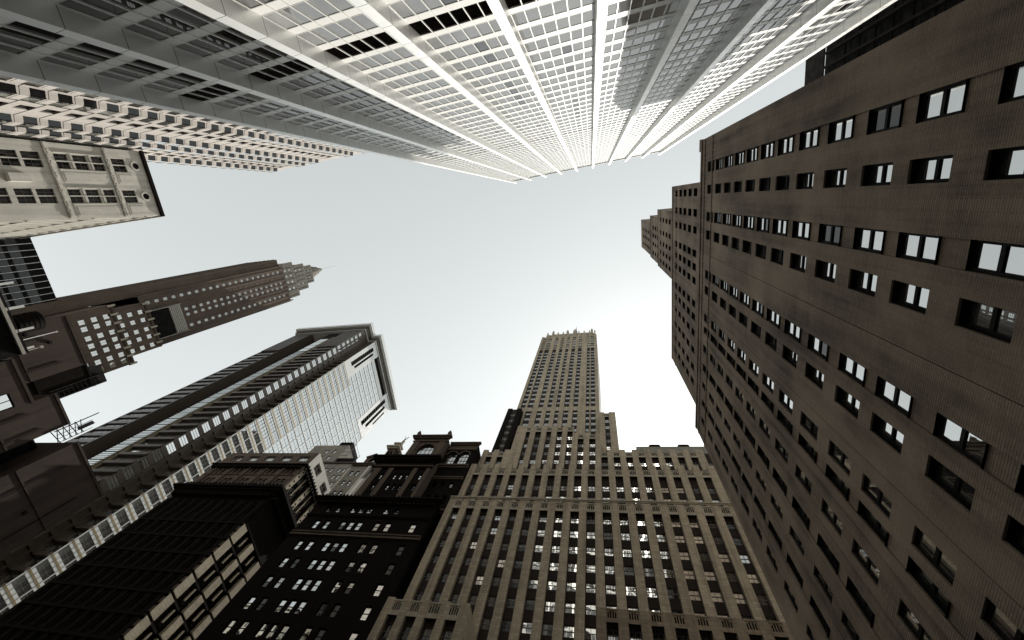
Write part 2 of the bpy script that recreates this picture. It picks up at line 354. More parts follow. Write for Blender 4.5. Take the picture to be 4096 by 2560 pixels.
# ================================================================== brown brick tower with setbacks (right)
def brick_tower():
    az = math.pi / 2 + 0.0221
    def F_(D): return Face(D * math.sin(az), -D * math.cos(az), math.degrees(az) - 180)
    F = F_(14.0)
    root = rootof("brick_tower", 28, 14, "brown brick tower with two-pane windows, stepping back to higher blocks at the top", "skyscraper")
    rows = [(-2.9, -1.72), (-.24, .8), (2.92, 4.12), (5.18, 6.33), (10.2, 11.34), (12.26, 13.39), (16.03, 17.15), (17.8, 18.77), (20.43, 21.5), (23.2, 24.3), (25.9, 26.85), (28.6, 29.6), (31.33, 32.35)]
    heads = [5.8, 9.4, 13, 16.6, 20.2, 24.0, 27.35, 31.0, 34.55, 37.9, 41.15, 44.4, 47.6, 50.85, 54.1, 57.5]
    b = MB(); shallow = []; hs = {0: [], 1: []}
    for i, (s0, s1) in enumerate(rows):
        for k, h in enumerate(heads):
            hs[i % 2 if i < 6 else 1 if i % 2 else 0].append((-s1, -s0, h - 2.3, h))
            if i in (0, 2, 4, 7, 9, 11) and k: shallow.append((-s1, -s0, heads[k - 1], h - 2.3))
    for s in (8.25, 15.2, 19.6, 22.3, 27.7): shallow.append((-s, -s + 0.05, 0.0, 55.3))
    allh = hs[0] + hs[1]
    facade(b, F, -34.95, 5.7, 0, 60, allh + shallow, 'brown_brick', 0.11)
    for a, c, d, e in shallow: b.poly([F.P(a, .11, d), F.P(c, .11, d), F.P(c, .11, e), F.P(a, .11, e)], 'brown_brick')
    for k, dp in ((0, 0.22), (1, 0.38)):
        for a, c, d, e in hs[k]:
            y = 0.11
            for q in (((a, d), (c, d)), ((c, d), (c, e)), ((c, e), (a, e)), ((a, e), (a, d))):
                (p0, q0), (p1, q1) = q; b.poly([F.P(p0, y, q0), F.P(p1, y, q1), F.P(p1, dp, q1), F.P(p0, dp, q0)], 'dark_frame')  # reveals coloured near-black, shade of the openings put into them
        for h in hs[k]:
            r = R.random(); win(root, F, h, dp, ('black_glass', 'black_glass') if r < .06 else ('black_glass', 'sky_glass') if r < .13 else ('sky_glass', 'sky_glass'), 'dark_frame', nx=1, nz=2, t=0.13)
    body(b, F, -34.95, 5.7, 0, 26, 0, 60, 'brown_brick'); b.build("wall", root)
    for z in (55.2, 58.5):
        q = MB(); u = -34.9
        while u < 5.6: box(q, F, u, u + 0.3, -0.10, 0, z, z + 0.28, 'brown_brick', 'b'); u += 0.55
        box(q, F, -34.95, 5.7, -0.05, 0, z + 0.29, z + 0.42, 'brown_brick'); q.build("belt_course", root)
    q = MB(); box(q, F, -34.95, 5.7, -0.12, 0.3, 60, 60.5, 'brown_brick'); box(q, F, 4.4, 5.82, -0.12, 1.0, 60.5, 61.2, 'brown_brick'); q.build("parapet", root)
    def upper(D, s0, s1, z0, z1, rws, hds, w, dep):
        G = F_(D); c = MB(); hh = [(-(r + w / 2), -(r - w / 2), h - 2.1, h) for r in rws for h in hds]
        facade(c, G, -s1, -s0, z0, z1, hh, 'brown_brick', 0.4, 'dark_frame'); body(c, G, -s1, -s0, 0, dep, z0, z1, 'brown_brick'); c.build("wall", root)
        wins(root, G, hh, 0.4, 'sky_glass', 'dark_frame', nx=1, nz=2, t=0.1)
        q = MB(); u = -s1
        while u < -s0 - .3: box(q, G, u, u + 0.3, -0.1, 0, z1 - 3.4, z1 - 3.1, 'brown_brick', 'b'); u += 0.55
        box(q, G, -s1, -s0, -0.1, 0.3, z1, z1 + 0.4, 'brown_brick'); q.build("belt_course", root)
    upper(14.8, -0.75, 33.2, 60, 84, [.55, 3.46, 5.93, 9.35, 11.4, 13.5, 17.1, 19.2, 21.8, 24.7, 27.6, 30.1], [64.4, 67.9, 71.3, 74.8, 78.2, 81.8], 1.1, 22)
    upper(15.4, 3.9, 17.4, 84, 105.7, [6.05, 8.9, 11.4, 13.5, 15.6], [88.1, 91.7, 95.4, 99.3, 103.3], 1.0, 18)
    upper(15.7, 5.9, 17.3, 105.7, 121, [8.8, 10.9, 13.1, 15.4], [109.7, 113.5, 117.2], 1.0, 15)
    upper(16.0, 8.1, 17.2, 121, 145, [10.9, 13.1, 15.4], [125.3, 128.9, 132.7, 136.7, 141.0], 0.9, 14)
brick_tower()

# ================================================================== black finned tower beyond it
def finned_tower():
    root = rootof("finned_tower", 56, -20, "black tower ribbed with upright fins, seen between the white-piered tower and the brown brick one", "skyscraper")
    F = Face(46, 0, -90); b = MB(); body(b, F, 4, 34, 0, 22, 0, 100.6, 'black_fin'); b.poly([F.P(4, 0, 0), F.P(34, 0, 0), F.P(34, 0, 100.6), F.P(4, 0, 100.6)], 'black_fin'); b.build("wall", root)
    hl = []
    for u in [4.2 + 2.4 * i for i in range(13)]:
        p = MB(); box(p, F, u, u + 0.35, -0.6, 0, 0, 100.4, 'fin_brown', 'bd'); p.build("fin", root)
    q = MB(); box(q, F, 4, 34, 0, 0.25, 101.3, 108.5, 'fin_brown')
    for u in (4.3, 14, 24, 33.4): box(q, F, u, u + 0.3, 0.02, 0.22, 100.6, 101.3, 'dark_frame')
    q.build("roof_screen", root)
    for i in range(12):
        for k in range(22):
            hl.append((4.65 + 2.4 * i, 6.5 + 2.4 * i, 8 + 4.1 * k, 10.6 + 4.1 * k))
    wins(root, F, hl, -0.02, 'black_fin', 'black_fin', nx=1, nz=1, t=0.06)
finned_tower()

# ================================================================== stone tower (centre)
def stone_tower():
    root = rootof("stone_tower", -14, 72, "tan stone skyscraper with ribbed piers, carved panels and stepped setbacks rising to a spired crown", "skyscraper")
    a = dict(wallm='umber', pierm='tan_stone', gm='old_glass', fm='worn_frame')
    P0 = [-34.3 + 3.087 * i for i in range(19)]
    bays = [(P0[i] + 1.4, P0[i + 1]) for i in range(18)]
    F1 = Face(0, 58.5, 0); F2 = Face(0, 60.9, 0); F3 = Face(0, 63.9, 0)
    hd1 = [68.05 - 3.6 * k for k in range(18)]
    pierbay(root, F1, -34.3, 22.6, 0, 71.3, bays, hd1, 1.75, recess=0.7, dep=90, bodym='umber', **a)  # unseen flanks coloured dark umber so glass opposite mirrors them dark
    for u in (-34.3,):
        pass
    ornament(root, F1, bays, 68.5, 70.9)
    cornice(root, F1, -34.3, 22.6, 71.3, [(0.25, 0.12), (0.3, 0.28)], 'pale_stone', "belt_course")
    # thicker lower storeys at the right with their own carved panels
    lo = [b for b in bays if b[0] > -5]
    FL = F1.fwd(-0.35)
    e = [lo[0][0] - 1.4] + [x for p in lo for x in p] + [22.9]
    for i in range(0, len(e), 2): q = MB(); box(q, FL, e[i], e[i + 1], 0, 0.35, 0, 48.7, 'base_stone', 'b'); q.build("base_pier", root)
    ornament(root, FL, lo, 46.6, 48.7, 'base_stone')
    pierbay(root, F2, -34.3, 23.2, 71.3, 86.2, bays, [80.2, 76.7], 1.75, ptop=0.7, recess=0.7, dep=86, bodym='umber', **a)
    ornament(root, F2, bays, 82.6, 84.9)
    left = [b for b in bays if b[1] < -26]; right = [b for b in bays if b[0] > -2.2]
    pierbay(root, F3, -34.3, -26.6, 86.2, 96.9, left, [93.4, 89.8], 1.75, ptop=0.7, recess=0.7, dep=14, **a)
    pierbay(root, F3, -2.0, 26.0, 86.2, 96.9, right + [(23.0, 24.5)], [93.4, 89.8], 1.75, ptop=0.7, recess=0.7, dep=14, **a)
    ornament(root, F3, left, 94.2, 96.4); ornament(root, F3, right, 94.2, 96.4)
    mb1 = [(-23.6, -22.3), (-20.8, -19.0), (-17.5, -16.0), (-14.4, -12.8), (-11.4, -9.75)]; mb2 = [(-8.25, -6.6), (-5.1, -3.4)]
    pierbay(root, F3, -26.6, -9.6, 86.2, 109.3, mb1, [105.3 - 3.7 * k for k in range(5)], 1.8, ptop=0.8, recess=0.7, dep=36, bodym='umber', **a)
    pierbay(root, F3, -9.6, -2.0, 86.2, 105.2, mb2, [101.6 - 3.7 * k for k in range(4)], 1.8, ptop=0.8, recess=0.7, dep=14, **a)
    ornament(root, F3, mb1, 106.6, 109.0); ornament(root, F3, mb2, 102.7, 105.0)
    F4 = Face(0, 68, 0)
    pierbay(root, F4, -34.0, -29, 96.9, 129, [(-32.4, -30.6)], [126 - 3.7 * k for k in range(8)], 1.9, recess=0.4, dep=12, wallm='umber', pierm='dark_stone', gm='old_glass', fm='pale_frame')
    pierbay(root, F4, -2.2, 2.9, 90, 125, [(-0.6, 0.8)], [121 - 3.7 * k for k in range(8)], 1.9, recess=0.4, dep=12, **a)
    ornament(root, F4, [(-0.8, 1.0)], 122, 124)
    F5 = Face(0, 70, 0)
    sb = [(-30.6, -28.75), (-28.1, -25.9), (-24.0, -22.2), (-20.7, -19.1), (-17.6, -16.2), (-14.6, -12.8), (-11.3, -9.6), (-6.9, -5.6), (-5.15, -3.5)]
    hs = [190.5 - 3.75 * k for k in range(24)]
    pierbay(root, F5, -31.7, -2.1, 86, 193.5, sb, hs, 2.0, recess=0.4, dep=31, bodym='umber', nx=2, nz=1, wallm='umber', pierm='tan_stone', gm='dim_glass', fm='worn_frame')
    pierbay(root, F5, -31.7, -2.1, 193.5, 214.2, sb, [211 - 3.6 * k for k in range(5)], 1.9, wallm='tan_stone', pierm='tan_stone', gm='old_glass', fm='pale_frame', recess=0.22, dep=31, bodym='umber', nx=2, nz=1)
    w = MB()
    for u, v in sb: w = MB(); box(w, F5, u, v, 0.12, 0.38, 130.6, 133.4, 'pale_stone', 'b'); w.build("spandrel_panel", root)
    for u, v in sb:
        for z in [193.4 + 3.6 * k for k in range(6)]: w = MB(); box(w, F5, u - .1, v + .1, 0.02, 0.2, z, z + 0.6, 'pale_stone', 'b'); w.build("spandrel_panel", root)
    for y0, y1, zt in ((101.2, 127, 164), (127.2, 148, 216)):  # unseen masses added so the notched tower's glass mirrors something dark
        w = MB(); box(w, Face(0, 0, 0), -31.5, -2.3, y0, y1, 86, zt, 'umber', 'd'); w.build("reflection_block", root)
    F6 = Face(0, 71.5, 0)
    cb = [(-28 + 2.9 * i, -26.3 + 2.9 * i) for i in range(9)]
    pierbay(root, F6, -29.6, -3.0, 214.2, 222, cb, [220, 217], 1.6, wallm='tan_stone', pierm='tan_stone', gm='old_glass', fm='dark_frame', recess=0.3, dep=24, nx=1, nz=1)
    for u in [-29.6 + 2.95 * i for i in range(10)]:
        c = MB(); box(c, F6, u - 0.35, u + 0.35, -0.3, 0.6, 214.2, 224, 'pale_stone', 'd')
        prism(c, F6, [(u - 0.35, 224), (u + 0.35, 224), (u, 226)], -0.3, 0.6, 'pale_stone'); c.build("pinnacle", root)
    F7 = Face(0, 73, 0); c = MB(); body(c, F7, -27.3, -4.4, 0, 20, 222, 227, 'tan_stone')
    facade(c, F7, -27.3, -4.4, 222, 227, [(-26.5 + 2.1 * i, -25.1 + 2.1 * i, 223, 225.8) for i in range(10)], 'tan_stone', 0.8, 'dark_stone'); body(c, F7.fwd(0.8), -27.3, -4.4, 0, 1, 222, 227, 'dark_stone')
    for u in (-27.6, -19.3, -15.4, -5.4):
        box(c, F7, u, u + 1.3, -0.7, 1, 222, 229.5, 'pale_stone', 'd'); prism(c, F7, [(u, 229.5), (u + 1.3, 229.5), (u + 0.65, 232.5)], -0.7, 1, 'pale_stone')
    c.build("crown", root)
    s = MB(); lathe(s, -14.3, 74.5, [(1.7, 222), (1.7, 229), (1.2, 231), (0.9, 235), (0.35, 239), (0.1, 243), (0.0, 246)], 'pale_stone', 8); s.build("spire", root)
    tb = MB(); tube(tb, (1.4, 68.5, 125), (1.4, 68.5, 137), 0.06, 'dark_frame'); tube(tb, (2.0, 69.5, 125), (2.0, 69.5, 133), 0.05, 'dark_frame'); tb.build("mast", root)
    # penthouse behind the right-hand roof
    p = MB(); FPH = Face(0, 72, 0); box(p, FPH, 8, 40, 0, 10, 88, 111.3, 'grey_wall', 'd')
    for u in (11.6, 19.6, 27.5): prism(p, FPH, [(u, 111.3), (u + 3.3, 111.3), (u + 2.9, 111.9), (u + 0.4, 111.9)], -0.3, 1.5, 'dark_stone')
    p.build("penthouse", root)
    # projecting low wing at the lower left
    F0 = Face(0, 53.6, 0); lp = [(-33.9 + 1.2, -31.1), (-29.9, -28.2), (-27.0, -25.1), (-23.9, -22.2)]
    pierbay(root, F0, -33.9, -21.0, 0, 44.1, lp, [40.6 - 3.6 * k for k in range(10)], 1.9, recess=0.7, dep=4.9, **a)
    ornament(root, F0, lp, 41.4, 43.8)
stone_tower()
def proj(p):
    c = RM.transposed() @ (Vector(p) - CAM)
    if c.z < 0.5: return None
    return (2048 + 1618.95 * c.x / c.z, 1280 + 1618.95 * c.y / c.z)
def area(pts):
    q = [proj(p) for p in pts]
    if any(x is None for x in q): return 0
    cx = sum(x for x, y in q) / len(q); cy = sum(y for x, y in q) / len(q)
    if not (-20 < cx < 4116 and -20 < cy < 2580): return 0
    return abs(sum(q[i][0] * q[(i + 1) % len(q)][1] - q[(i + 1) % len(q)][0] * q[i][1] for i in range(len(q)))) / 2
def many(root, name, pieces, cap=100):
    """pieces: (MB, four points); the 100 largest in view become parts, the rest one mass"""
    pieces = sorted(pieces, key=lambda x: -area(x[1])); rest = MB()
    for k, (b, q) in enumerate(pieces):
        if k < cap and area(q) > 0: b.build(name, root)
        else:
            for f, mi in zip(b.f, b.m): rest.poly([b.v[i] for i in f], b.ms[mi])
    if rest.f: rest.build(name, root, 'stuff')
def archfill(mb, F, h, m, n=10):
    """wall left over between a round-headed opening and its square hole"""
    u0, u1, z0, z1 = h; r = (u1 - u0) / 2; cx = (u0 + u1) / 2; zc = z1 - r
    for s in (-1, 1):
        for i in range(n // 2):
            a, b = math.pi / 2 * i / (n // 2), math.pi / 2 * (i + 1) / (n // 2)
            A = (cx + s * r * math.cos(a), zc + r * math.sin(a)); B = (cx + s * r * math.cos(b), zc + r * math.sin(b))
            mb.poly([F.P(A[0], 0, A[1]), F.P(B[0], 0, B[1]), F.P(B[0], 0, z1), F.P(A[0], 0, z1)], m)
            mb.poly([F.P(A[0], 0, A[1]), F.P(B[0], 0, B[1]), F.P(B[0], 0.4, B[1]), F.P(A[0], 0.4, A[1])], m)
def archivolt(mb, F, h, w, y, m, n=14):
    u0, u1, z0, z1 = h; r = (u1 - u0) / 2; cx = (u0 + u1) / 2; zc = z1 - r
    for i in range(n):
        a, b = math.pi * i / n, math.pi * (i + 1) / n
        prism(mb, F, [(cx + k * math.cos(c), zc + k * math.sin(c)) for k, c in ((r, a), (r, b), (r + w, b), (r + w, a))], -y, 0, m)

# ================================================================== dark round-arched building
def arched_building():
    root = rootof("arched_building", -48, 66, "dark brick building with round arched attic windows, heavy cornices and paired sash windows", "building")
    F = Face(0, 58, 0); b = MB()
    cols = [(-61.65, -60.35), (-59.2, -57.9), (-55.5, -54.2), (-53.6, -52.3), (-51.7, -50.4), (-47.7, -46.4), (-45.3, -44.0), (-39.8, -38.5)]
    H = grid(cols, [57.9 - 4.05 * k for k in range(14)] + [63.3], 2.3) + grid(cols[:7], [67.2], 1.6)
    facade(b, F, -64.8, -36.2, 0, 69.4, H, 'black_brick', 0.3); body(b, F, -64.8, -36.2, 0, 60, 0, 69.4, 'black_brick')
    U = [(-55.0, -54.1), (-51.3, -50.4), (-49.7, -48.8), (-48.2, -47.3), (-44.7, -43.8)]
    H2 = grid(U, [71.2, 75.0, 78.8], 2.0)
    facade(b, F, -57.3, -42.6, 69.4, 81, H2, 'black_brick', 0.35); body(b, F, -57.3, -42.6, 0, 14, 69.4, 85.4, 'brownstone')
    b.poly([F.P(-57.3, 0, 81), F.P(-42.6, 0, 81), F.P(-42.6, 0, 85.4), F.P(-57.3, 0, 85.4)], 'black_brick')
    # recessed wing on the right
    W = Face(0, 60.5, 0); ar = [(-41.9, -39.3, 86.2, 91.4), (-38.5, -35.9, 86.2, 91.4)]; wl = grid([(-41.6, -40.6), (-39.6, -38.6), (-37.5, -36.5)], [79.2, 74.6, 71], 1.9)
    facade(b, W, -42.6, -34.6, 69.4, 95, ar + wl, 'black_brick', 0.4); body(b, W, -42.6, -34.6, 0, 12, 69.4, 95, 'black_brick')
    for h in ar: archfill(b, W, h, 'black_brick')
    # attic pavilion with one wide arch
    A = Face(0, 58.5, 0); ah = (-50.1, -45.4, 86.2, 92.0)
    facade(b, A, -52.4, -43.0, 85.4, 95, [ah], 'brownstone', 0.5); archfill(b, A, ah, 'brownstone'); body(b, A, -52.4, -43.0, 0, 9, 85.4, 95, 'brownstone'); b.build("wall", root)
    vary = [('sky_glass', 'sky_glass'), ('dim_glass', 'sky_glass'), ('old_glass', 'old_glass'), ('old_glass', 'dim_glass'), ('dim_glass', 'dim_glass'), ('black_glass', 'dim_glass'), ('black_glass', 'black_glass')]
    for h in H: win(root, F, h, 0.3, R.choice(vary), 'dark_frame', 1, 2, 0.07)
    for h in H2: win(root, F, h, 0.35, R.choice(vary), 'dark_frame', 1, 2, 0.07); wins(root, W, wl, 0.4, 'sky_glass', 'dark_frame')
    for h in ar: win(root, W, h, 0.4, 'old_glass', 'dark_frame', 3, 3, 0.1, True)
    win(root, A, ah, 0.5, 'old_glass', 'dark_frame', 4, 3, 0.1, True)
    q = MB()
    for h in ar: archivolt(q, W, h, 0.35, 0.16, 'brownstone')
    archivolt(q, A, ah, 0.4, 0.16, 'brownstone'); q.build("arch_surround", root)
    for u0, u1 in ((-57.3, -55.6), (-53.4, -52.2), (-46.9, -45.7), (-43.4, -42.5)):
        p = MB(); box(p, F, u0, u1, -0.3, 0, 69.9, 80.6, 'brownstone', 'b'); p.build("pier", root)
    for u0, u1 in ((-52.4, -50.7), (-44.8, -43.0)):
        p = MB(); box(p, A, u0, u1, -0.3, 0, 85.9, 93.0, 'brownstone', 'b'); p.build("pier", root)
    cornice(root, F, -64.8, -36.2, 59.0, [(0.35, 0.35), (0.3, 0.2), (0.25, 0.45)], 'brownstone', "belt_course")
    cornice(root, F, -64.8, -36.2, 64.2, [(0.3, 0.25), (0.25, 0.4)], 'dark_stone', "belt_course")
    cornice(root, F, -64.8, -36.2, 68.3, [(0.3, 0.4), (0.35, 0.9), (0.3, 1.3), (0.25, 1.0)], 'dark_stone', "cornice", (0.9, 0.45, 0.8, 67.7, 0.6), 1, 1)
    for u in [-64.7 + 0.9 * i for i in range(31)]: b2 = MB(); prism(b2, F, [(u, 69.4), (u + 0.5, 69.4), (u + 0.25, 70.2)], -1.0, -0.6, 'dark_stone'); b2.build("cresting", root)
    cornice(root, F, -57.3, -42.6, 80.6, [(0.7, 0.4), (1.0, 0.55), (0.6, 0.9), (0.5, 1.5), (0.5, 1.9), (0.6, 1.2), (0.9, 0.8)], 'dark_stone', "cornice", (1.05, 0.5, 1.3, 82.4, 0.55), 1, 1)
    cornice(root, F, -57.3, -42.6, 81.0, [(0.35, 0.62)], 'brownstone', "belt_course", None, 1, 1)
    cornice(root, W, -42.6, -34.6, 84.4, [(0.5, 0.4), (0.5, 0.7)], 'brownstone', "belt_course"); cornice(root, W, -42.6, -34.6, 80.0, [(0.4, 0.3), (0.4, 0.5)], 'brownstone', "belt_course")
    cornice(root, W, -42.6, -34.6, 68.6, [(0.5, 0.4), (0.4, 0.8)], 'brownstone', "belt_course")
    cornice(root, W, -42.6, -34.6, 92.2, [(0.4, 0.25), (1.6, 0.1), (0.5, 0.5), (0.4, 0.8)], 'brownstone', "cornice", None, 0, 1)
    cornice(root, A, -52.4, -43.0, 93.0, [(0.4, 0.4), (0.8, 0.2), (0.5, 0.7), (0.5, 1.1)], 'brownstone', "cornice", None, 1, 1)
    r = MB()
    for u in (-52.6, -43.4):
        box(r, A, u, u + 0.9, -1.0, 0, 95.2, 96.3, 'brownstone', 'd'); prism(r, A, [(u - .1, 96.3), (u + 1.0, 96.3), (u + .45, 97.3)], -1.1, 0.1, 'brownstone')
    r.build("finials", root)
arched_building()

def narrow_building():
    root = rootof("narrow_building", -67, 68, "narrow brown building topped by a gabled dormer and a turret with a winged figure", "building")
    F = Face(0, 62, 0); b = MB(); H = grid([(-67.9, -67.0), (-66.2, -65.3)], [85 - 3.9 * k for k in range(8)], 1.9)
    facade(b, F, -68.8, -62.9, 0, 87, H, 'grey_wall', 0.25); body(b, F, -68.8, -62.9, 0, 10, 0, 87, 'grey_wall'); b.build("wall", root); wins(root, F, H, 0.25, 'old_glass', 'dark_frame')
    p = MB(); box(p, F, -63.5, -62.8, -0.5, 0.4, 0, 86.5, 'white_wall', 'b'); p.build("pilaster", root)
    cornice(root, F, -68.8, -62.9, 87, [(0.4, 0.4), (0.4, 0.7)], 'brownstone')
    d = MB(); hole = (-65.2, -63.6, 88.2, 90.6); facade(d, F, -66.6, -62.5, 87.8, 91.0, [hole], 'brownstone', 0.4); archfill(d, F, hole, 'brownstone'); body(d, F, -66.6, -62.5, 0, 3, 87.8, 91, 'brownstone')
    prism(d, F, [(-66.9, 91), (-62.2, 91), (-64.5, 92.6)], -0.3, 3, 'brownstone'); d.build("dormer", root); win(root, F, hole, 0.4, 'old_glass', 'dark_frame', 2, 2, 0.08, True)
    t = MB(); T = Face(0, 62.3, 0)
    facade(t, T, -62.4, -59.9, 86, 95.5, [(-61.9, -61.3, 90.5, 94.4), (-61.0, -60.4, 90.5, 94.4)], 'brownstone', 0.5, 'dark_stone'); body(t, T, -62.4, -59.9, 0, 2.5, 86, 95.5, 'brownstone')
    body(t, T.fwd(0.5), -62.3, -60, 0, 1, 90, 95, 'dark_stone'); t.poly([T.P(-62.3, .5, 90), T.P(-60, .5, 90), T.P(-60, .5, 95), T.P(-62.3, .5, 95)], 'dark_stone')
    for z, pr in ((95.5, 0.5), (96, 0.8)): box(t, T, -62.4 - pr, -59.9 + pr, -pr, 2.5 + pr, z, z + 0.5, 'pale_stone')
    box(t, T, -62.0, -60.3, 0.3, 2.2, 96.5, 98.6, 'pale_stone'); box(t, T, -62.3, -60, 0.0, 2.5, 98.6, 99.1, 'pale_stone'); t.build("turret", root)
    s = MB(); x, y = -60.6, 63.4
    lathe(s, x, y, [(0.55, 99.1), (0.5, 99.8), (0.32, 100.6), (0.36, 101.2), (0.2, 101.7), (0.12, 101.9), (0.2, 102.1), (0.2, 102.35), (0.0, 102.6)], 'grey_wall', 10)
    tube(s, (x, y, 101.5), (x + 0.7, y, 103.6), 0.1, 'grey_wall'); tube(s, (x, y, 101.4), (x - 0.2, y - 0.2, 103.5), 0.09, 'grey_wall'); tube(s, (x, y, 101.2), (x + 0.7, y, 100.7), 0.1, 'grey_wall')
    s.build("statue", root)
narrow_building()

# ================================================================== corner building with pale side
def corner_building():
    root = rootof("corner_building", -92, 65, "dark ornate corner building with sunlit pale stone blocks down its side and a white attic", "building")
    F = Face(0, 58, 0); G = Face(-78, 58, 90); b = MB()
    fl = [61.3 - 4.1 * k for k in range(15)]
    cols = [(-105.5 + 2.75 * i, -104.0 + 2.75 * i) for i in range(10)]
    H = grid(cols, [z - 0.9 for z in fl], 2.3) + grid(cols, [66.6], 2.6)
    facade(b, F, -107, -78, 0, 72, H, 'black_brick', 0.45, 'dark_stone');  # front coloured near-black for its shade, while the side keeps pale stone
    b.poly([(-78, 58, 0), (-78, 73, 0), (-78, 73, 61.6), (-78, 58, 61.6)], 'dark_stone') if 0 else None
    # pale side: piers of stone blocks, dark window bays
    pc = [(0.02, 1.93), (5.3, 6.9), (10.3, 11.9), (15.2, 15.9)]; gaps = [(1.93, 5.3), (6.9, 10.3), (11.9, 15.2)]
    Gr = G.fwd(0.7); HS = [(a + .3, c - .3, z - 3.0, z - 0.6) for a, c in gaps for z in fl if z > 4]
    facade(b, Gr, 0, 15.9, 0, 72, HS, 'dark_stone', 0.3); box(b, F, -107, -78.7, 0, 15.9, 0, 87.2, 'black_brick', 'fdr')
    b.poly([F.P(-78.7, 0, 0), F.P(-78, 0, 0), F.P(-78, 0, 0.1), F.P(-78.7, 0, .1)], 'dark_stone')
    box(b, F, -78.7, -78.0, 0.35, 15.9, 61.6, 72, 'dark_stone', 'l')
    U = []
    for i in range(5):
        c = -104 + 5.4 * i
        U += [(c, c + 1.1), (c + 1.5, c + 2.6)]
    H2 = grid(U, [79.8, 76.2], 2.5); facade(b, F, -107, -78.0, 72, 81.5, H2, 'ash_brick', 0.5)
    SU = [(1.6, 2.9), (3.3, 4.6), (6.7, 8.0), (8.4, 9.7), (11.8, 13.1), (13.5, 14.8)]
    HS2 = grid(SU, [79.9, 76.2], 2.8); G2 = G.fwd(0.01); facade(b, G2, 0.01, 15.9, 72, 81.5, HS2, 'dark_stone', 0.5)
    H3 = [(-104.6 + 5.4 * i, -101.4 + 5.4 * i, 83.5, 85.6) for i in range(5)]; facade(b, F, -107, -78, 81.5, 87.2, H3, 'ash_brick', 0.4)
    HS3 = [(2.2, 5.2, 83.6, 86.0), (8.2, 11.2, 83.6, 86.0)]; facade(b, G, 0, 15.9, 81.5, 87.2, HS3, 'white_wall', 0.5); b.build("wall", root)
    wins(root, F, H, 0.45, 'sky_glass', 'dark_frame', nx=1, nz=2, t=0.06); wins(root, Gr, HS, 0.3, 'black_glass', 'dark_frame', nx=2, nz=2); wins(root, F, H2, 0.5, 'old_glass', 'pale_frame'); wins(root, G2, HS2, 0.5, 'old_glass', 'pale_frame')
    wins(root, F, H3, 0.4, 'old_glass', 'pale_frame', nx=3, nz=1); wins(root, G, HS3, 0.5, 'grey_glass', 'pale_frame', nx=2, nz=2)
    blocks = []
    for a, c in pc[:3]:
        for z in fl:
            if z < 4: continue
            q = MB(); box(q, G, a, c, 0, 0.7, z - 3.62, z, 'lime_block', 'b')
            for k in (0, 1.25, 2.5): box(q, G, a - .06 if a > .1 else a, c + .08, 0.12, 0.7, z - 3.5 + k, z - 2.95 + k, 'lime_block', 'b')
            blocks.append((q, [G.P(a, 0, z - 3.6), G.P(c, 0, z - 3.6), G.P(c, 0, z), G.P(a, 0, z)]))
    many(root, "stone_block", blocks)
    m_ = MB()
    for a, c in gaps:
        u = a + 1.6; [box(m_, G, u, u + 0.22, 0.2, 0.6, z - 2.6, z - 0.3, 'lime_block', 'b') for z in fl if z > 4]
    for z in fl: box(m_, G, 0, 15.9, 0.25, 0.7, z, z + 0.4, 'dark_stone', 'b')
    m_.build("window_bars", root)
    s = MB()
    for i in range(11): box(s, F, -106.9 + 2.75 * i - .35, -106.9 + 2.75 * i + .75, -0.25, 0, 0, 68, 'dark_stone', 'bd')
    for z in fl: box(s, F, -107, -78.02, -0.35, 0, z - 0.4, z + 0.1, 'dark_stone', 'b')
    for z in fl:
        for k in range(2): box(s, F, -79.9, -78.0, -0.12, 0, z - 3.5 + 1.6 * k, z - 2.4 + 1.6 * k, 'brownstone', 'b')
    s.build("front_trim", root)
    # round arches in the storey below the great cornice
    ab = MB()
    for i in range(10): archivolt(ab, F, (cols[i][0] - .2, cols[i][1] + .2, 64, 67.6), 0.3, 0.2, 'dark_stone')
    ab.build("arch_surround", root)
    for nm, z, st in (("cornice", 69.6, [(0.5, 0.4), (0.5, 0.8), (0.5, 1.3), (0.5, 1.8), (0.4, 1.5)]), ("cornice", 80.6, [(0.3, 0.3), (0.3, 0.5), (0.3, 0.8)])):
        cornice(root, F, -107, -78, z, st, 'dark_stone', nm, (1.0, 0.5, st[1][1] + .3, z - 0.7, 0.7), 1, 1); cornice(root, G, 0, 15.9, z, st, 'dark_stone', nm, (1.0, 0.5, st[1][1] + .3, z - 0.7, 0.7))
    for k in range(30): cr = MB(); cx = -106.5 + k; prism(cr, F, [(cx, 72), (cx + .6, 72), (cx + .3, 73)], -1.3, -0.9, 'dark_stone'); cr.build("cresting", root)
    for k in range(15): cr = MB(); prism(cr, G, [(k + .2, 72), (k + .8, 72), (k + .5, 73.1)], -1.4, -1.0, 'dark_stone'); cr.build("cresting", root)
    for k in range(15): cr = MB(); prism(cr, G, [(k + .2, 81.5), (k + .8, 81.5), (k + .5, 82.1)], -.8, -.5, 'dark_stone'); cr.build("cresting", root)
    pl = MB()
    for a in (0.05, 5.5, 10.5):                           # pale pilasters pierced with square sockets
        facade(pl, G.fwd(-0.35), a, a + 1.25, 73.2, 80.4, [(a + .4, a + .85, z, z + .5) for z in (74.2, 75.9, 77.6, 79.3)], 'lime_block', 0.3, 'dark_stone'); body(pl, G.fwd(-0.35), a, a + 1.25, 0, 0.35, 73.2, 80.4, 'lime_block')
        pl.poly([G.P(a + .05, -0.06, 73.3), G.P(a + 1.2, -0.06, 73.3), G.P(a + 1.2, -0.06, 80.3), G.P(a + .05, -0.06, 80.3)], 'dark_stone')
    for u in (3.1, 8.2, 13.3): box(pl, G, u - .1, u + .1, -0.3, 0, 73.2, 80.4, 'lime_block', 'b'); box(pl, G, u + .2, u + .3, -0.3, 0, 73.2, 80.4, 'brownstone', 'b')
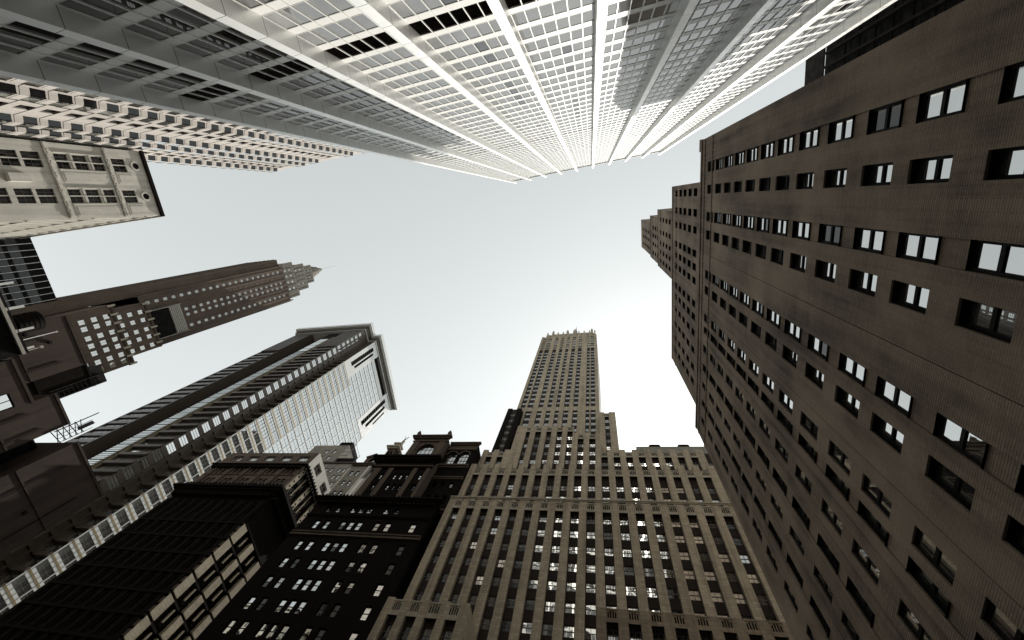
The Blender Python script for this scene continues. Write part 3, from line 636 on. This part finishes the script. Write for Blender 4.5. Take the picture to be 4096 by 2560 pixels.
    for i in range(6): u = -105.2 + 5.4 * i; box(pl, F, u, u + 0.55, -0.4, 0, 72.5, 80.5, 'brownstone', 'b')
    for z in (77.4, 73): box(pl, F, -107, -78.1, -0.2, 0, z, z + 0.35, 'brownstone', 'b')
    pl.build("pilasters", root)
corner_building()

def grey_building():
    root = rootof("grey_building", -94, 82, "small plain grey building with a stepped top behind the white attic", "building")
    F = Face(0, 75, 0); G = Face(-84, 75, 90); b = MB()
    H = grid([(-87.5, -86.5), (-85.7, -84.6), (-92.6, -91.4), (-90.4, -89.4)], [103.6 - 3.45 * k for k in range(9)], 1.8); H2 = grid([(-99.5, -98.2), (-96.2, -95.0)], [114, 110.4], 1.8); HS = grid([(1.2, 3.4), (5.2, 7.4)], [103.4 - 3.45 * k for k in range(8)], 2.0)
    facade(b, F, -106, -84, 0, 106, H, 'grey_wall', 0.2); facade(b, G, 0, 10, 0, 106, HS, 'grey_wall', 0.2); box(b, F, -106, -84, 0, 10, 0, 106, 'grey_wall', 'fdr')
    facade(b, F, -106, -92, 106, 117, H2, 'grey_wall', 0.2); body(b, F, -106, -92, 0, 9, 106, 117, 'grey_wall'); b.build("wall", root)
    wins(root, F, H + H2, 0.2, 'old_glass', 'dark_frame'); wins(root, G, HS, 0.2, 'sky_glass', 'pale_frame')
    c = MB(); box(c, F, -106.3, -83.7, -0.3, 10, 106, 106.9, 'dull_brown', 'd'); box(c, F, -92, -85.4, 0.5, 7, 106.9, 110, 'dark_stone', 'd'); c.build("parapet", root)
    f = MB()
    for z in (109, 111.2, 113.4, 115.6, 117.6): tube(f, (-92, 75.2, z), (-89.6, 75.2, z), 0.06, 'dark_frame'); tube(f, (-89.6, 75.2, z), (-89.6, 80, z), 0.06, 'dark_frame')
    for x, y in ((-89.6, 75.2), (-89.6, 80)): tube(f, (x, y, 106.9), (x, y, 118), 0.08, 'dark_frame')
    box(f, F, -97, -92, 0.4, 7, 117, 119.6, 'dark_stone', 'd'); f.build("roof_frame", root)
grey_building()
# ================================================================== corner-notched glass tower with a deep roof cornice
def notched_tower():
    root = rootof("notched_tower", -165, 90, "pale glass tower with notched corners, dark banded front and a deep overhanging roof cornice", "skyscraper")
    A = Face(0, 59.6, 0); B = Face(-141, 0, 90); C = Face(0, 67.5, 0); D = Face(-136, 0, 90)
    zf = [6 + 4.32 * k for k in range(50)]; TOP = 220.0
    b = MB()
    # front (A): banded bay, dark slot, glass strip, ribbed end
    band = [(-189.5, -178.5, z + 1.9, z + 4.32) for z in zf if z < 185]
    strip = [(-165.6, -154.2, z, z + 4.0) for z in zf[:42]] + [(-165.6, -154.2, 186.0, 208.0)]
    dark = [(-152.6, -141.6, z + 1.5, z + 4.32) for z in zf if z < 190]
    facade(b, A.fwd(0.5), -190, -178, 0, TOP, band, 'bronze', 0.5); body(b, A, -190, -178, 0.5, 9, 0, TOP, 'bronze')
    A2 = A.fwd(5.5); b.poly([A2.P(-178, 0, 0), A2.P(-166, 0, 0), A2.P(-166, 0, TOP), A2.P(-178, 0, TOP)], 'black_fin')
    A3 = A.fwd(1.2); facade(b, A3, -166, -153, 0, TOP, strip, 'black_fin', 0.1); b.poly([A3.P(-166, 0, 0), A3.P(-166, 5, 0), A3.P(-166, 5, TOP), A3.P(-166, 0, TOP)], 'black_fin')
    facade(b, A, -153, -141, 0, TOP, dark, 'bronze', 0.4); b.poly([A.P(-153, 0, 0), A.P(-153, 1.4, 0), A.P(-153, 1.4, TOP), A.P(-153, 0, TOP)], 'bronze')
    sq = [(59.9, 63.3, z + 1.5, z + 4.1) for z in zf if z < 212]
    facade(b, B, 59.6, 67.5, 0, TOP, sq, 'bronze', 0.15)
    dk2 = [(-140.6, -136.3, z + 1.5, z + 4.32) for z in zf if z < 186]; facade(b, C, -141, -136, 0, TOP, dk2, 'bronze', 0.4)
    # long pale side (D)
    bays = [(67.9 + 4.6 * i, 72.2 + 4.6 * i) for i in range(10)]
    GH = [(a, c, z + (1.95 if a < 81 else 0.55), z + 4.3) for a, c in bays for z in zf if z < 180]
    up = [(a, c, z + 0.4, z + 4.25) for a, c in [(77.3 + 4.2 * i, 81.3 + 4.2 * i) for i in range(6)] for z in zf if 183 < z < 205]
    slots = [(70.0, 72.4, 190, 214), (73.2, 74.6, 192, 212.5), (104.6, 107.2, 186, 214), (108.4, 110.2, 189, 212), (77.3, 102.3, 212.4, 218.6), (111.6, 112.6, 196, 210)]
    facade(b, D, 67.5, 114, 0, TOP, GH + up + slots, 'gloss_white', 0.22)
    for a, c, d, e in slots: b.poly([D.P(a, 1.4, d), D.P(c, 1.4, d), D.P(c, 1.4, e), D.P(a, 1.4, e)], 'black_fin'); box(b, D, a, c, 0.2, 1.4, d, e, 'black_fin', 'fb')
    b.poly([(-136, 114, 0), (-190, 114, 0), (-190, 114, TOP), (-136, 114, TOP)], 'gloss_white'); b.poly([(-190, 114, 0), (-190, 60, 0), (-190, 60, TOP), (-190, 114, TOP)], 'bronze')
    b.build("wall", root)
    wins(root, A.fwd(.5), band, 0.5, 'grey_glass', 'bronze', nx=4, nz=1, t=0.08); wins(root, A3, strip, 0.1, 'pale_glass', 'dark_frame', nx=2, nz=4, t=0.07)
    wins(root, A, dark, 0.4, 'sky_glass', 'dark_frame', nx=3, nz=1); wins(root, B, sq, 0.15, 'sky_glass', 'dark_frame', nx=1, nz=3, t=0.05); wins(root, C, dk2, 0.4, 'sky_glass', 'dark_frame', nx=2, nz=1)
    wins(root, D, GH + up, 0.22, 'pale_glass', 'worn_frame', nx=3, nz=2, t=0.045)
    # proud bands that run round the notched corner
    bands = []
    for z in zf:
        if z > 186: break
        q = MB(); z0, z1 = z + 0.1, z + 1.35
        box(q, A, -153, -140.9, -0.45, 0, z0, z1, 'bronze', 'b'); box(q, B, 59.15, 59.6, -0.0, 0.4, z0, z1, 'bronze', 'b')
        box(q, B, 63.5, 67.05, -0.4, 0, z0, z1, 'bronze', 'b'); box(q, C, -141.4, -136, -0.45, 0, z0, z1, 'bronze', 'b')
        box(q, B, 63.45, 64.1, -0.5, 0, z1, z + 4.42, 'bronze', 'bd'); box(q, B, 65.6, 66.2, -0.5, 0, z1, z + 4.42, 'bronze', 'bd')
        bands.append((q, [B.P(59, 0, z0), B.P(68, 0, z0), B.P(68, 0, z1), B.P(59, 0, z1)]))
    many(root, "corner_band", bands)
    g = MB()
    for u in (-154.0, -153.4, -153.0, -155.2): box(g, A, u, u + 0.14, -0.35, 1.3, 0, 205, 'gold', 'bd')
    for z in zf[:42]: box(g, D, 67.5, 81.4, -0.04, 0, z + 0.72, z + 1.2, 'gold', 'b')
    for k in range(10): box(g, D, 67.9 + 1.43 * k, 67.96 + 1.43 * k, -0.05, 0, 0, 183, 'bronze', 'bd')
    g.build("gold_trim", root)
    for u in [-189.5 + 1.1 * i for i in range(11)] + [-152.5 + 1.15 * i for i in range(11)]: fl = MB(); box(fl, A.fwd(0.5 if u < -170 else 0), u, u + 0.5, -0.5, 0, 188, 216, 'bronze', 'b'); fl.build("rib", root)
    for u in (66.0 + 0.0, 64.2, 62.0): fl = MB(); box(fl, B, u, u + .5, -.5, 0, 190, 216, 'bronze', 'b'); fl.build("rib", root)
    for y in range(12):
        z = 190 + 2.1 * y
        for a, c in ((70.0, 72.4), (104.6, 107.2)): fl = MB(); box(fl, D, a, c, 0.5, 0.7, z, z + 0.35, 'bronze'); fl.build("louver_slat", root)
    # cornice follows the notched plan
    cz = MB(); plan = [(-190, 59.6), (-141, 59.6), (-141, 67.5), (-136, 67.5), (-136, 114), (-190, 114)]
    def off(o):
        return [(-190 - o, 59.6 - o), (-141 + o, 59.6 - o), (-141 + o, 67.5 - o), (-136 + o, 67.5 - o), (-136 + o, 114 + o), (-190 - o, 114 + o)]
    def ring(o, z0, z1, m):
        p = off(o); n = len(p)
        for i in range(n):
            (x0, y0), (x1, y1) = p[i], p[(i + 1) % n]; cz.poly([(x0, y0, z0), (x1, y1, z0), (x1, y1, z1), (x0, y0, z1)], m)
        cz.poly([(x, y, z1) for x, y in p], m); cz.poly([(x, y, z0) for x, y in reversed(p)], m)
    ring(0.5, 217.5, 218.4, 'gloss_white'); ring(1.0, 218.4, 220.6, 'bronze'); ring(1.9, 220.6, 221.4, 'gloss_white'); ring(2.5, 221.4, 224.2, 'gloss_white'); cz.build("cornice", root)
notched_tower()

# ================================================================== slender brown tower with a tapering crown
def slender_tower():
    root = rootof("slender_tower", -200, 26, "slender dark brown skyscraper with a stepped pale crown and needle mast", "skyscraper")
    b = MB()
    def stage(X, y0, y1, z0, z1, cols, heads, w, h, dep, m='ash_brick', gm='sky_glass'):
        F = Face(X, 0, 90); H = [(c - w / 2, c + w / 2, z - h, z) for c in cols for z in heads]
        facade(b, F, y0, y1, z0, z1, H, m, 0.22); body(b, F, y0, y1, 0, dep, z0, z1, m); wins(root, F, H, 0.22, gm, 'pale_frame', nx=2, nz=1, t=0.09)
        return F
    F1 = stage(-178, 15.5, 39.0, 0, 118.4, [19.4, 21.9, 25.4, 28.2, 31.0, 34.4, 37], [116.6 - 3.85 * k for k in range(16)], 1.8, 2.0, 30, 'ash_brick', 'old_glass')
    F2 = stage(-180, 17.8, 36.7, 118.4, 131.5, [21.0, 24.3, 28.2, 31.3, 34.9], [129.5, 125.6, 121.8], 1.7, 1.9, 26, 'ash_brick', 'old_glass')
    F3 = stage(-183, 15.2, 36.9, 131.5, 213, [18.4, 24.9, 27.4, 32.4], [210 - 3.72 * k for k in range(21)], 1.3, 1.9, 26, 'ash_brick', 'dim_glass')
    S3 = Face(-186, 0, 90); body(b, S3, 11.2, 15.2, 0, 22, 0, 214, 'ash_brick'); b.poly([S3.P(11.2, 0, 0), S3.P(15.2, 0, 0), S3.P(15.2, 0, 214), S3.P(11.2, 0, 214)], 'ash_brick')
    Y3 = Face(0, 11.2, 0)
    dk = [(22.0 - .8, 22.0 + .8, 208 - 3.72 * k - 2.2, 208 - 3.72 * k) for k in range(17)]
    for a, c, d, e in dk: box(b, F3, a, c, -0.12, 0, d - .3, d, 'ash_brick', 'b')
    stage(-184.5, 14.5, 35.0, 213, 224, [18.5, 22, 26, 30], [221.5, 217.8], 1.2, 1.9, 22, 'crown_stone')
    stage(-186.5, 17.0, 32.5, 224, 236, [20, 24.7, 29.4], [233, 229], 1.2, 2.0, 18, 'crown_stone')
    stage(-189, 19.2, 30.0, 236, 246, [22.5, 26.8], [243.6, 240], 1.1, 1.8, 13, 'crown_stone')
    b.build("wall", root)
    wins(root, F3, dk, 0.02, 'dark_frame', 'dark_frame', nx=1, nz=1)
    p = MB()
    for y in (15.3, 17.0, 20.2, 23.6, 26.1, 28.9, 31.0, 33.8, 36.3): box(p, F3, y - .25, y + .25, -0.35, 0, 131.5, 213.5, 'ash_brick', 'bd'); box(p, F3, y - .3, y + .3, -0.45, 0.6, 213.5, 214.6, 'crown_stone')
    for x in range(7): box(p, Y3, -187.5 - 3 * x, -187.0 - 3 * x, -0.3, 0, 60, 213, 'ash_brick', 'bd')
    for X, y0, y1, z in ((-184.5, 14.5, 35, 224), (-186.5, 17, 32.5, 236), (-189, 19.2, 30, 246)):
        G = Face(X, 0, 90); n = 6
        for i in range(n + 1): u = y0 + (y1 - y0) * i / n; box(p, G, u - .4, u + .4, -.25, .5, z - 9, z - 0.6, 'crown_stone', 'd')
    p.build("buttresses", root)
    l = MB()
    for F, y0, y1, z in ((F1, 15.5, 39.0, 118.4), (F2, 17.8, 36.7, 131.5)):
        box(l, F, y0, y1, -0.4, 0.5, z - 0.7, z + 0.2, 'brownstone', 'd'); k = y0
        while k < y1: box(l, F, k, k + 0.7, -0.55, 0.3, z - 1.7, z + 0.9, 'pale_stone', 'd'); k += 3.3
    l.build("ledge", root)
    s = MB(); lathe(s, -196, 24.6, [(4.9, 246), (4.9, 250), (4.1, 251), (4.0, 254.5), (3.1, 256), (2.9, 259), (1.9, 261), (1.2, 264), (0.4, 266), (0.0, 267)], 'crown_stone', 12); s.build("lantern", root)
    n = MB(); tube(n, (-196, 24.6, 262), (-196, 24.6, 282), 0.16, 'pale_frame'); n.build("mast", root)
    h = MB(); box(h, F3, 22, 33.5, -3.2, 0, 131.5, 139.5, 'black_fin', 'bd'); box(h, F3, 22, 33, -3.4, -0.2, 139.5, 144.5, 'grey_wall', 'b')
    for k in range(6): box(h, F3, 21.8, 33.2, -3.55, -3.4, 139.7 + .8 * k, 140.1 + .8 * k, 'pale_frame', 'b')
    for y in (21.6, 33.6): tube(h, F3.P(y, -3.3, 131), F3.P(y, -3.3, 145), 0.12, 'pale_frame')
    tube(h, F3.P(21.6, -3.3, 139.5), F3.P(33.6, -3.3, 139.5), 0.12, 'pale_frame'); h.build("plant_screen", root)
slender_tower()

def slatted_tower():
    root = rootof("slatted_tower", -202, 4, "black office tower lined with thin white upright fins at the left edge", "skyscraper")
    F = Face(-190, 0, 90); b = MB(); H = [(a, a + 2.0, z, z + 2.9) for a in [-15.9 + 2.2 * i for i in range(18)] for z in [40 + 4 * k for k in range(18)]]
    facade(b, F, -16, 24, 0, 110.8, H, 'black_fin', 0.12); body(b, F, -16, 24, 0, 22, 0, 110.8, 'black_fin'); b.build("wall", root)
    wins(root, F, H, 0.12, 'black_glass', 'dark_frame', nx=1, nz=1, t=0.06)
    for i in range(19):
        p = MB(); u = -16 + 2.2 * i; box(p, F, u - .07, u + .07, -0.25, 0, 0, 110.5, 'white_paint', 'bd'); p.build("fin", root)
slatted_tower()

# ================================================================== cream corner block with roundels
def cream_building():
    root = rootof("cream_building", -135, -18, "cream terracotta building with roundels under its roofline and carved bands", "building")
    F = Face(-112, 0, 90); b = MB()
    cols = [(-23.8, -22.35), (-22.2, -20.7), (-16.4, -15.0), (-14.85, -13.4)]
    rowz = [(86.4, 89.4), (82.1, 84.6), (78.7, 81.3), (75.4, 77.8), (70.0, 73.0), (66.6, 69.4), (62.6, 65.6), (58.6, 61.6), (54.6, 57.6), (50.6, 53.6), (46.6, 49.6)]
    H = [(a, c, d, e) for a, c in cols for d, e in rowz]
    facade(b, F, -26, -10.1, 0, 94.4, H, 'cream', 0.4); Y = Face(0, -10.1, 180)
    HY = [(113.6 + 4.2 * i, 115.4 + 4.2 * i, 88.6 - 3.9 * k - 2.2, 88.6 - 3.9 * k) for i in range(12) for k in range(14)]
    facade(b, Y, 112, 165, 0, 94.4, HY, 'cream', 0.35); b.poly([(-112, -26, 94.4), (-112, -10.1, 94.4), (-165, -10.1, 94.4), (-165, -26, 94.4)], 'cream'); b.poly([(-112, -26, 0), (-165, -26, 0), (-165, -26, 94.4), (-112, -26, 94.4)], 'cream'); b.poly([(-165, -26, 0), (-165, -10.1, 0), (-165, -10.1, 94.4), (-165, -26, 94.4)], 'cream')
    b.build("wall", root); wins(root, F, H, 0.4, 'black_glass', 'worn_frame', nx=2, nz=2, t=0.05); wins(root, Y, HY, 0.35, 'black_glass', 'worn_frame', nx=1, nz=2)
    c = MB()
    for z in (85.1, 73.9):
        box(c, F, -26, -10.1, -0.25, 0, z, z + 0.9, 'cream', 'b'); u = -25.8
        while u < -10.4: box(c, F, u, u + 0.35, -0.4, -0.25, z + 0.15 + 0.3 * (R.random() > .5), z + 0.6, 'cream', 'b'); u += 0.6
    box(c, F, -26.2, -9.8, -0.5, 0, 93.7, 94.5, 'dark_stone'); box(c, Y, 111.6, 165, -0.4, 0, 93.9, 94.5, 'cream')
    for i in range(4): box(c, Y, 112, 165, -0.3, 0, 90 - 11.7 * i, 90.5 - 11.7 * i, 'cream', 'b')
    for i in range(13): box(c, Y, 112.2 + 4.2 * i, 112.9 + 4.2 * i, -0.25, 0, 20, 92, 'cream', 'bd')
    c.build("carved_band", root)
    for y in (-22.3, -14.9):
        r = MB(); n = 20; z = 91.6
        for i in range(n):
            a, d = 2 * math.pi * i / n, 2 * math.pi * (i + 1) / n
            prism(r, F, [(y + k * math.cos(q), z + k * math.sin(q)) for k, q in ((0.75, a), (0.75, d), (1.15, d), (1.15, a))], -0.2, 0, 'cream')
        r.poly([F.P(y + .76 * math.cos(2 * math.pi * i / n), -0.03, z + .76 * math.sin(2 * math.pi * i / n)) for i in range(n)], 'dark_frame'); r.build("roundel", root)
    for a, d in ((-20.5, -17.8), (-13.1, -10.4)):
        for z0, z1 in ((75.6, 84.8), (86.5, 90.5)):
            p = MB(); box(p, F, a, d, -0.1, 0, z0, z1, 'cream', 'b'); box(p, F, a + 0.5, d - 0.3, -0.16, -0.1, z0 + .4, z1 - .5, 'cream', 'b'); p.build("panel", root)
    for u in (-24.1, -22.3, -20.5, -16.7, -14.95, -13.2): p = MB(); box(p, F, u - .06, u + .12, -0.22, 0, 75.5, 85, 'cream', 'b'); p.build("colonnette", root)
    for a, z in ((-22.3, 78.2), (-22.3, 81.8), (-14.95, 78.2), (-14.95, 81.8)): p = MB(); box(p, F, a - 1.6, a + 1.8, -0.12, 0, z, z + 0.45, 'cream', 'b'); p.build("sill", root)
    p = MB(); box(p, F, -19.2, -17.6, -1.1, 0, 66.2, 69.6, 'cream'); p.build("duct_box", root)
cream_building()

# ================================================================== pinkish tower of stacked bay windows
def bay_tower():
    root = rootof("bay_tower", -85, -38, "tall pinkish tower with stacked box bay windows, partly behind the white-piered tower", "skyscraper")
    a = 180 - 1.6; F = Face(-100, -27, a); b = MB(); FH = 3.56; zs = [24 + FH * k for k in range(36)]
    bx = [(-30.5, -27.0), (-23.2, -19.7), (-16.0, -12.5), (-1.6 + 0.3, 2.2), (4.6, 8.1), (17.0, 20.3)]; wc = [(-26.3, -24.3), (-11.2, -9.0), (-7.2, -5.0), (10.4, 12.6), (14.0, 16.0)]
    H = [(u, v, z - 2.2, z) for u, v in wc for z in zs]; BH = [(u + .3, v - .3, z - 2.4, z) for u, v in bx for z in zs]
    facade(b, F, -52, 21, 0, 153, H + BH, 'pink', 0.3); body(b, F, -52, 21, 0, 22, 0, 153, 'pink'); b.build("wall", root)
    wins(root, F, H, 0.3, 'black_glass', 'dark_frame', nx=2, nz=1); wins(root, F, BH, 0.3, 'black_glass', 'dark_frame', nx=2, nz=1)
    P = []
    for u, v in bx:
        for z in zs:
            q = MB(); w = 1.15                              # slanted-sided box under each window, glazed above
            prof = [(u, 0), (u + .45, -w), (v - .45, -w), (v, 0)]
            for z0, z1, m in ((z - 3.5, z - 2.3, 'pink'),):
                for i in range(3): (p0, y0), (p1, y1) = prof[i], prof[i + 1]; q.poly([F.P(p0, y0, z0), F.P(p1, y1, z0), F.P(p1, y1, z1), F.P(p0, y0, z1)], m)
                q.poly([F.P(p, y, z0) for p, y in reversed(prof)], 'umber'); q.poly([F.P(p, y, z1) for p, y in prof], m)  # underside coloured dark, standing in for the soffit's shadow
            i = 1
            for i in range(3):
                (p0, y0), (p1, y1) = prof[i], prof[i + 1]; q.poly([F.P(p0, y0 * .97, z - 2.3), F.P(p1, y1 * .97, z - 2.3), F.P(p1, y1 * .97, z - .35), F.P(p0, y0 * .97, z - .35)], 'sky_glass' if i == 1 else 'black_glass')
            for p0, y0 in prof[1:3]: box(q, F, p0 - .07, p0 + .07, y0 - .02, y0 + .12, z - 2.3, z - .3, 'dark_frame')
            q.poly([F.P(p, y, z - .3) for p, y in prof], 'pink'); q.poly([F.P(p, y, z - .04) for p, y in prof], 'pink')
            for i in range(3): (p0, y0), (p1, y1) = prof[i], prof[i + 1]; q.poly([F.P(p0, y0, z - .34), F.P(p1, y1, z - .34), F.P(p1, y1, z - .04), F.P(p0, y0, z - .04)], 'pink')
            P.append((q, [F.P(u, -1, z - 3.5), F.P(v, -1, z - 3.5), F.P(v, -1, z), F.P(u, -1, z)]))
    many(root, "bay_window", P)
    s = MB()
    for z in zs: box(s, F, -52, 21, -0.05, 0, z + 0.02, z + 0.06, 'dark_stone', 'b')
    s.build("joint_line", root)
bay_tower()

# ================================================================== low dark buildings at the left
def low_block(name, label, X, u0, u1, z, m, dep=20, H=(), par=True):
    root = rootof(name, X - dep / 2, (u0 + u1) / 2, label, "building"); F = Face(X, 0, 90); b = MB()
    facade(b, F, u0, u1, 0, z, list(H), m, 0.3); body(b, F, u0, u1, 0, dep, 0, z, m); b.build("wall", root)
    if H: wins(root, F, list(H), 0.3, 'sky_glass', 'dark_frame', nx=2, nz=1, t=0.1)
    if m in ('dull_brown', 'dark_stone'):
        for k in range(2):
            u = u0 + (u1 - u0) * (0.2 + 0.55 * k + 0.1 * R.random()); p = MB(); tube(p, F.P(u, -0.12, 0), F.P(u, -0.12, z - 1.5 - 3 * R.random()), 0.07, 'dark_frame'); p.build("drainpipe", root)
        for q in (7.5, 15.2): p = MB(); box(p, F, u0 + .02, u1 - .02, -0.14, 0, z - q, z - q + 0.22, m, 'b'); p.build("belt_course", root)
        for k in range(3): u = u0 + 0.8 + (u1 - u0 - 1.6) * R.random(); zz = z - 3 - 14 * R.random(); p = MB(); box(p, F, u - .25, u + .25, -0.25, 0, zz, zz + 0.4, 'dark_frame', 'b'); p.build("vent", root)
    if par: p = MB(); box(p, F, u0, u1, -0.12, 0.3, z, z + 0.35, m); p.build("parapet", root)
    return root, F
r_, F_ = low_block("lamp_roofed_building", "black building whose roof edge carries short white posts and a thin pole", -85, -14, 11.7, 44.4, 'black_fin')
for y in (1.2, 4.85, 8.25):
    p = MB(); box(p, F_, y - .17, y + .17, -0.1, 0.25, 44.5, 46.5, 'white_paint'); box(p, F_, y - .25, y + .25, -0.15, 0.3, 44.3, 44.6, 'pale_frame'); p.build("post", r_)
p = MB(); tube(p, F_.P(9.7, 0, 44.5), F_.P(9.7, 0, 48.8), 0.07, 'white_paint'); tube(p, F_.P(9.7, 0, 48.8), F_.P(9.7, 0, 48.95), 0.14, 'white_paint'); p.build("pole", r_)
p = MB(); box(p, F_, 10.9, 11.2, -.1, .2, 44.6, 45.6, 'white_paint'); tube(p, F_.P(11.4, 0, 44.6), F_.P(11.4, 0, 46.2), 0.07, 'pale_frame'); box(p, F_, 11.2, 11.6, -.1, .3, 46.2, 46.6, 'pale_frame'); p.build("roof_light", r_)
p = MB(); box(p, F_, -14, 11.75, -0.35, 0.0, 43.9, 44.3, 'pale_frame'); p.build("gutter", r_)
low_block("brown_building", "plain dull brown blank-walled building behind the black one", -90, 8, 17, 53.5, 'dull_brown', 16)
r_, F_ = low_block("stair_head_building", "dark blank building with a roof ladder, standing before the slender brown tower", -95, 15.0, 22.4, 56.2, 'dark_stone', 18)
p = MB()
for y in (20.6, 22.2): tube(p, F_.P(y, -0.1, 50), F_.P(y, -.1, 58), 0.09, 'dark_frame')
for k in range(11): tube(p, F_.P(20.6, -.1, 50.4 + .7 * k), F_.P(22.2, -.1, 50.4 + .7 * k), 0.05, 'dark_frame')
box(p, F_, 19, 22.4, 0, 2.5, 56.5, 58.5, 'dark_frame'); p.build("ladder", r_)
low_block("windowed_building", "dull brown building with one wide two-pane window near its roof", -85, 12.0, 19.2, 42.6, 'dull_brown', 16, [(16.6, 19.0 - .2, 38.6, 40.9)])
r_, F_ = low_block("flat_fronted_building", "dull brown flat-fronted building with antennas beside a narrow gap", -86, 19.2, 24.7, 45.9, 'dull_brown', 16)
p = MB()
for y, z1, w in ((24.9, 50.2, .09), (25.6, 49, .05), (26.2, 49.2, .05), (26.8, 48.6, .05)): tube(p, F_.P(y, -0.1, 44), F_.P(y, -.1, z1), w, 'dark_frame')
box(p, F_, 25.8, 26.3, -.2, .2, 46.9, 49, 'dark_frame')
for k in range(5): tube(p, F_.P(24.7, -.1, 43.6 + .8 * k), F_.P(26.9, -.1, 44.1 + .8 * k), 0.07, 'dark_frame'); tube(p, F_.P(24.7, -.1, 44.4 + .8 * k), F_.P(26.9, -.1, 43.8 + .8 * k), 0.06, 'dark_frame')
p.build("antenna_frame", r_)
low_block("blank_walled_building", "dull brown building with a wide blank wall, lowest at the left", -85, 27.7, 38.2, 45.4, 'dull_brown', 14, [(33.5, 35.2, 24, 26), (36.2, 37.7, 24, 26), (33.5, 35.2, 20, 22), (36.2, 37.7, 20, 22), (33.5, 35.2, 28, 30)])
low_block("gap_shade_block", "black block standing in for the shaded gap between two dull brown walls", -91, 24.7, 27.7, 43.5, 'black_fin', 10)  # black block stands in for the shaded gap
tk = rootof("water_tank", -88.4, 7.6, "dark hooped round water tank behind the roof edge of the black building", "water tank"); p = MB()
lathe(p, -88.4, 7.6, [(0, 46), (1.5, 46), (1.5, 49.2), (0, 50.2)], 'dark_stone', 20)
for z in (46.2, 46.8, 47.4, 48.0, 48.6): lathe(p, -88.4, 7.6, [(1.5, z), (1.55, z), (1.55, z + .1), (1.5, z + .1)], 'dark_frame', 20)
p.build("barrel", tk); p = MB()
for dx, dy in ((1, 1), (1, -1), (-1, 1), (-1, -1)): tube(p, (-88.4 + dx, 7.6 + dy, 44.4), (-88.4 + dx, 7.6 + dy, 46), 0.12, 'dark_frame')
p.build("stand", tk)

# ================================================================== windows, once every wall stands
bvh = BVHTree.FromPolygons(ALLV, ALLF)
def seen(F, h, depth):
    u0, u1, z0, z1 = h; n = 0
    for fu, fz in ((.5, .5), (.2, .2), (.8, .8), (.2, .8), (.8, .2)):
        p = Vector(F.P(u0 + (u1 - u0) * fu, -0.3, z0 + (z1 - z0) * fz)); d = p - CAM
        hit = bvh.ray_cast(CAM, d.normalized(), d.length - 0.2)
        if hit[0] is None: n += 1
    return n / 5
byroot = {}
for w in WINS: byroot.setdefault(w[0].name, []).append(w)
cache = {}
for rn, ws in byroot.items():
    root = ws[0][0]; sc = []
    for w in ws:
        F, h = w[1], w[2]; G = F.fwd(w[3])
        front = (CAM - Vector(G.P(h[0], 0, h[2]))).dot(Vector((F.s, -F.c, 0)))
        ar = area([G.P(h[0], 0, h[2]), G.P(h[1], 0, h[2]), G.P(h[1], 0, h[3]), G.P(h[0], 0, h[3])]) if front > 0 else 0
        sc.append(ar * seen(F, h, w[3]) if ar > 0 else 0)
    order = sorted(range(len(ws)), key=lambda i: -sc[i]); rest = MB()
    for k, i in enumerate(order):
        root, F, h, depth, gm, fm, nx, nz, t, arch = ws[i]
        if k < 100 and sc[i] > 0:
            w_, h_ = round(h[1] - h[0], 2), round(h[3] - h[2], 2)
            key = (w_, h_, gm, fm, nx, nz, t, arch)
            if key not in cache:
                f, g = window_mb(Face(0, 0, 0), (0, w_, 0, h_), 0, gm, fm, nx, nz, t, arch); me = []
                for nm, b in (("window", f), ("pane", g)):
                    x = bpy.data.meshes.new(nm); x.from_pydata(b.v, [], b.f)
                    for m in b.ms: x.materials.append(M[m])
                    x.polygons.foreach_set("material_index", b.m); x.update(); me.append(x)
                cache[key] = me
            fo = bpy.data.objects.new("window", cache[key][0]); po = bpy.data.objects.new("pane", cache[key][1])
            scene.collection.objects.link(fo); scene.collection.objects.link(po)
            fo.parent = root; fo.location = Vector(F.P(h[0], depth, h[2])) - root.location; fo.rotation_euler = (0, 0, F.a); po.parent = fo
        else:
            f, g = window_mb(F, h, depth, gm, fm, nx, nz, t, arch)
            for b in (f, g):
                for q, mi in zip(b.f, b.m): rest.poly([b.v[j] for j in q], b.ms[mi])
    if rest.f: rest.build("window", root, 'stuff')
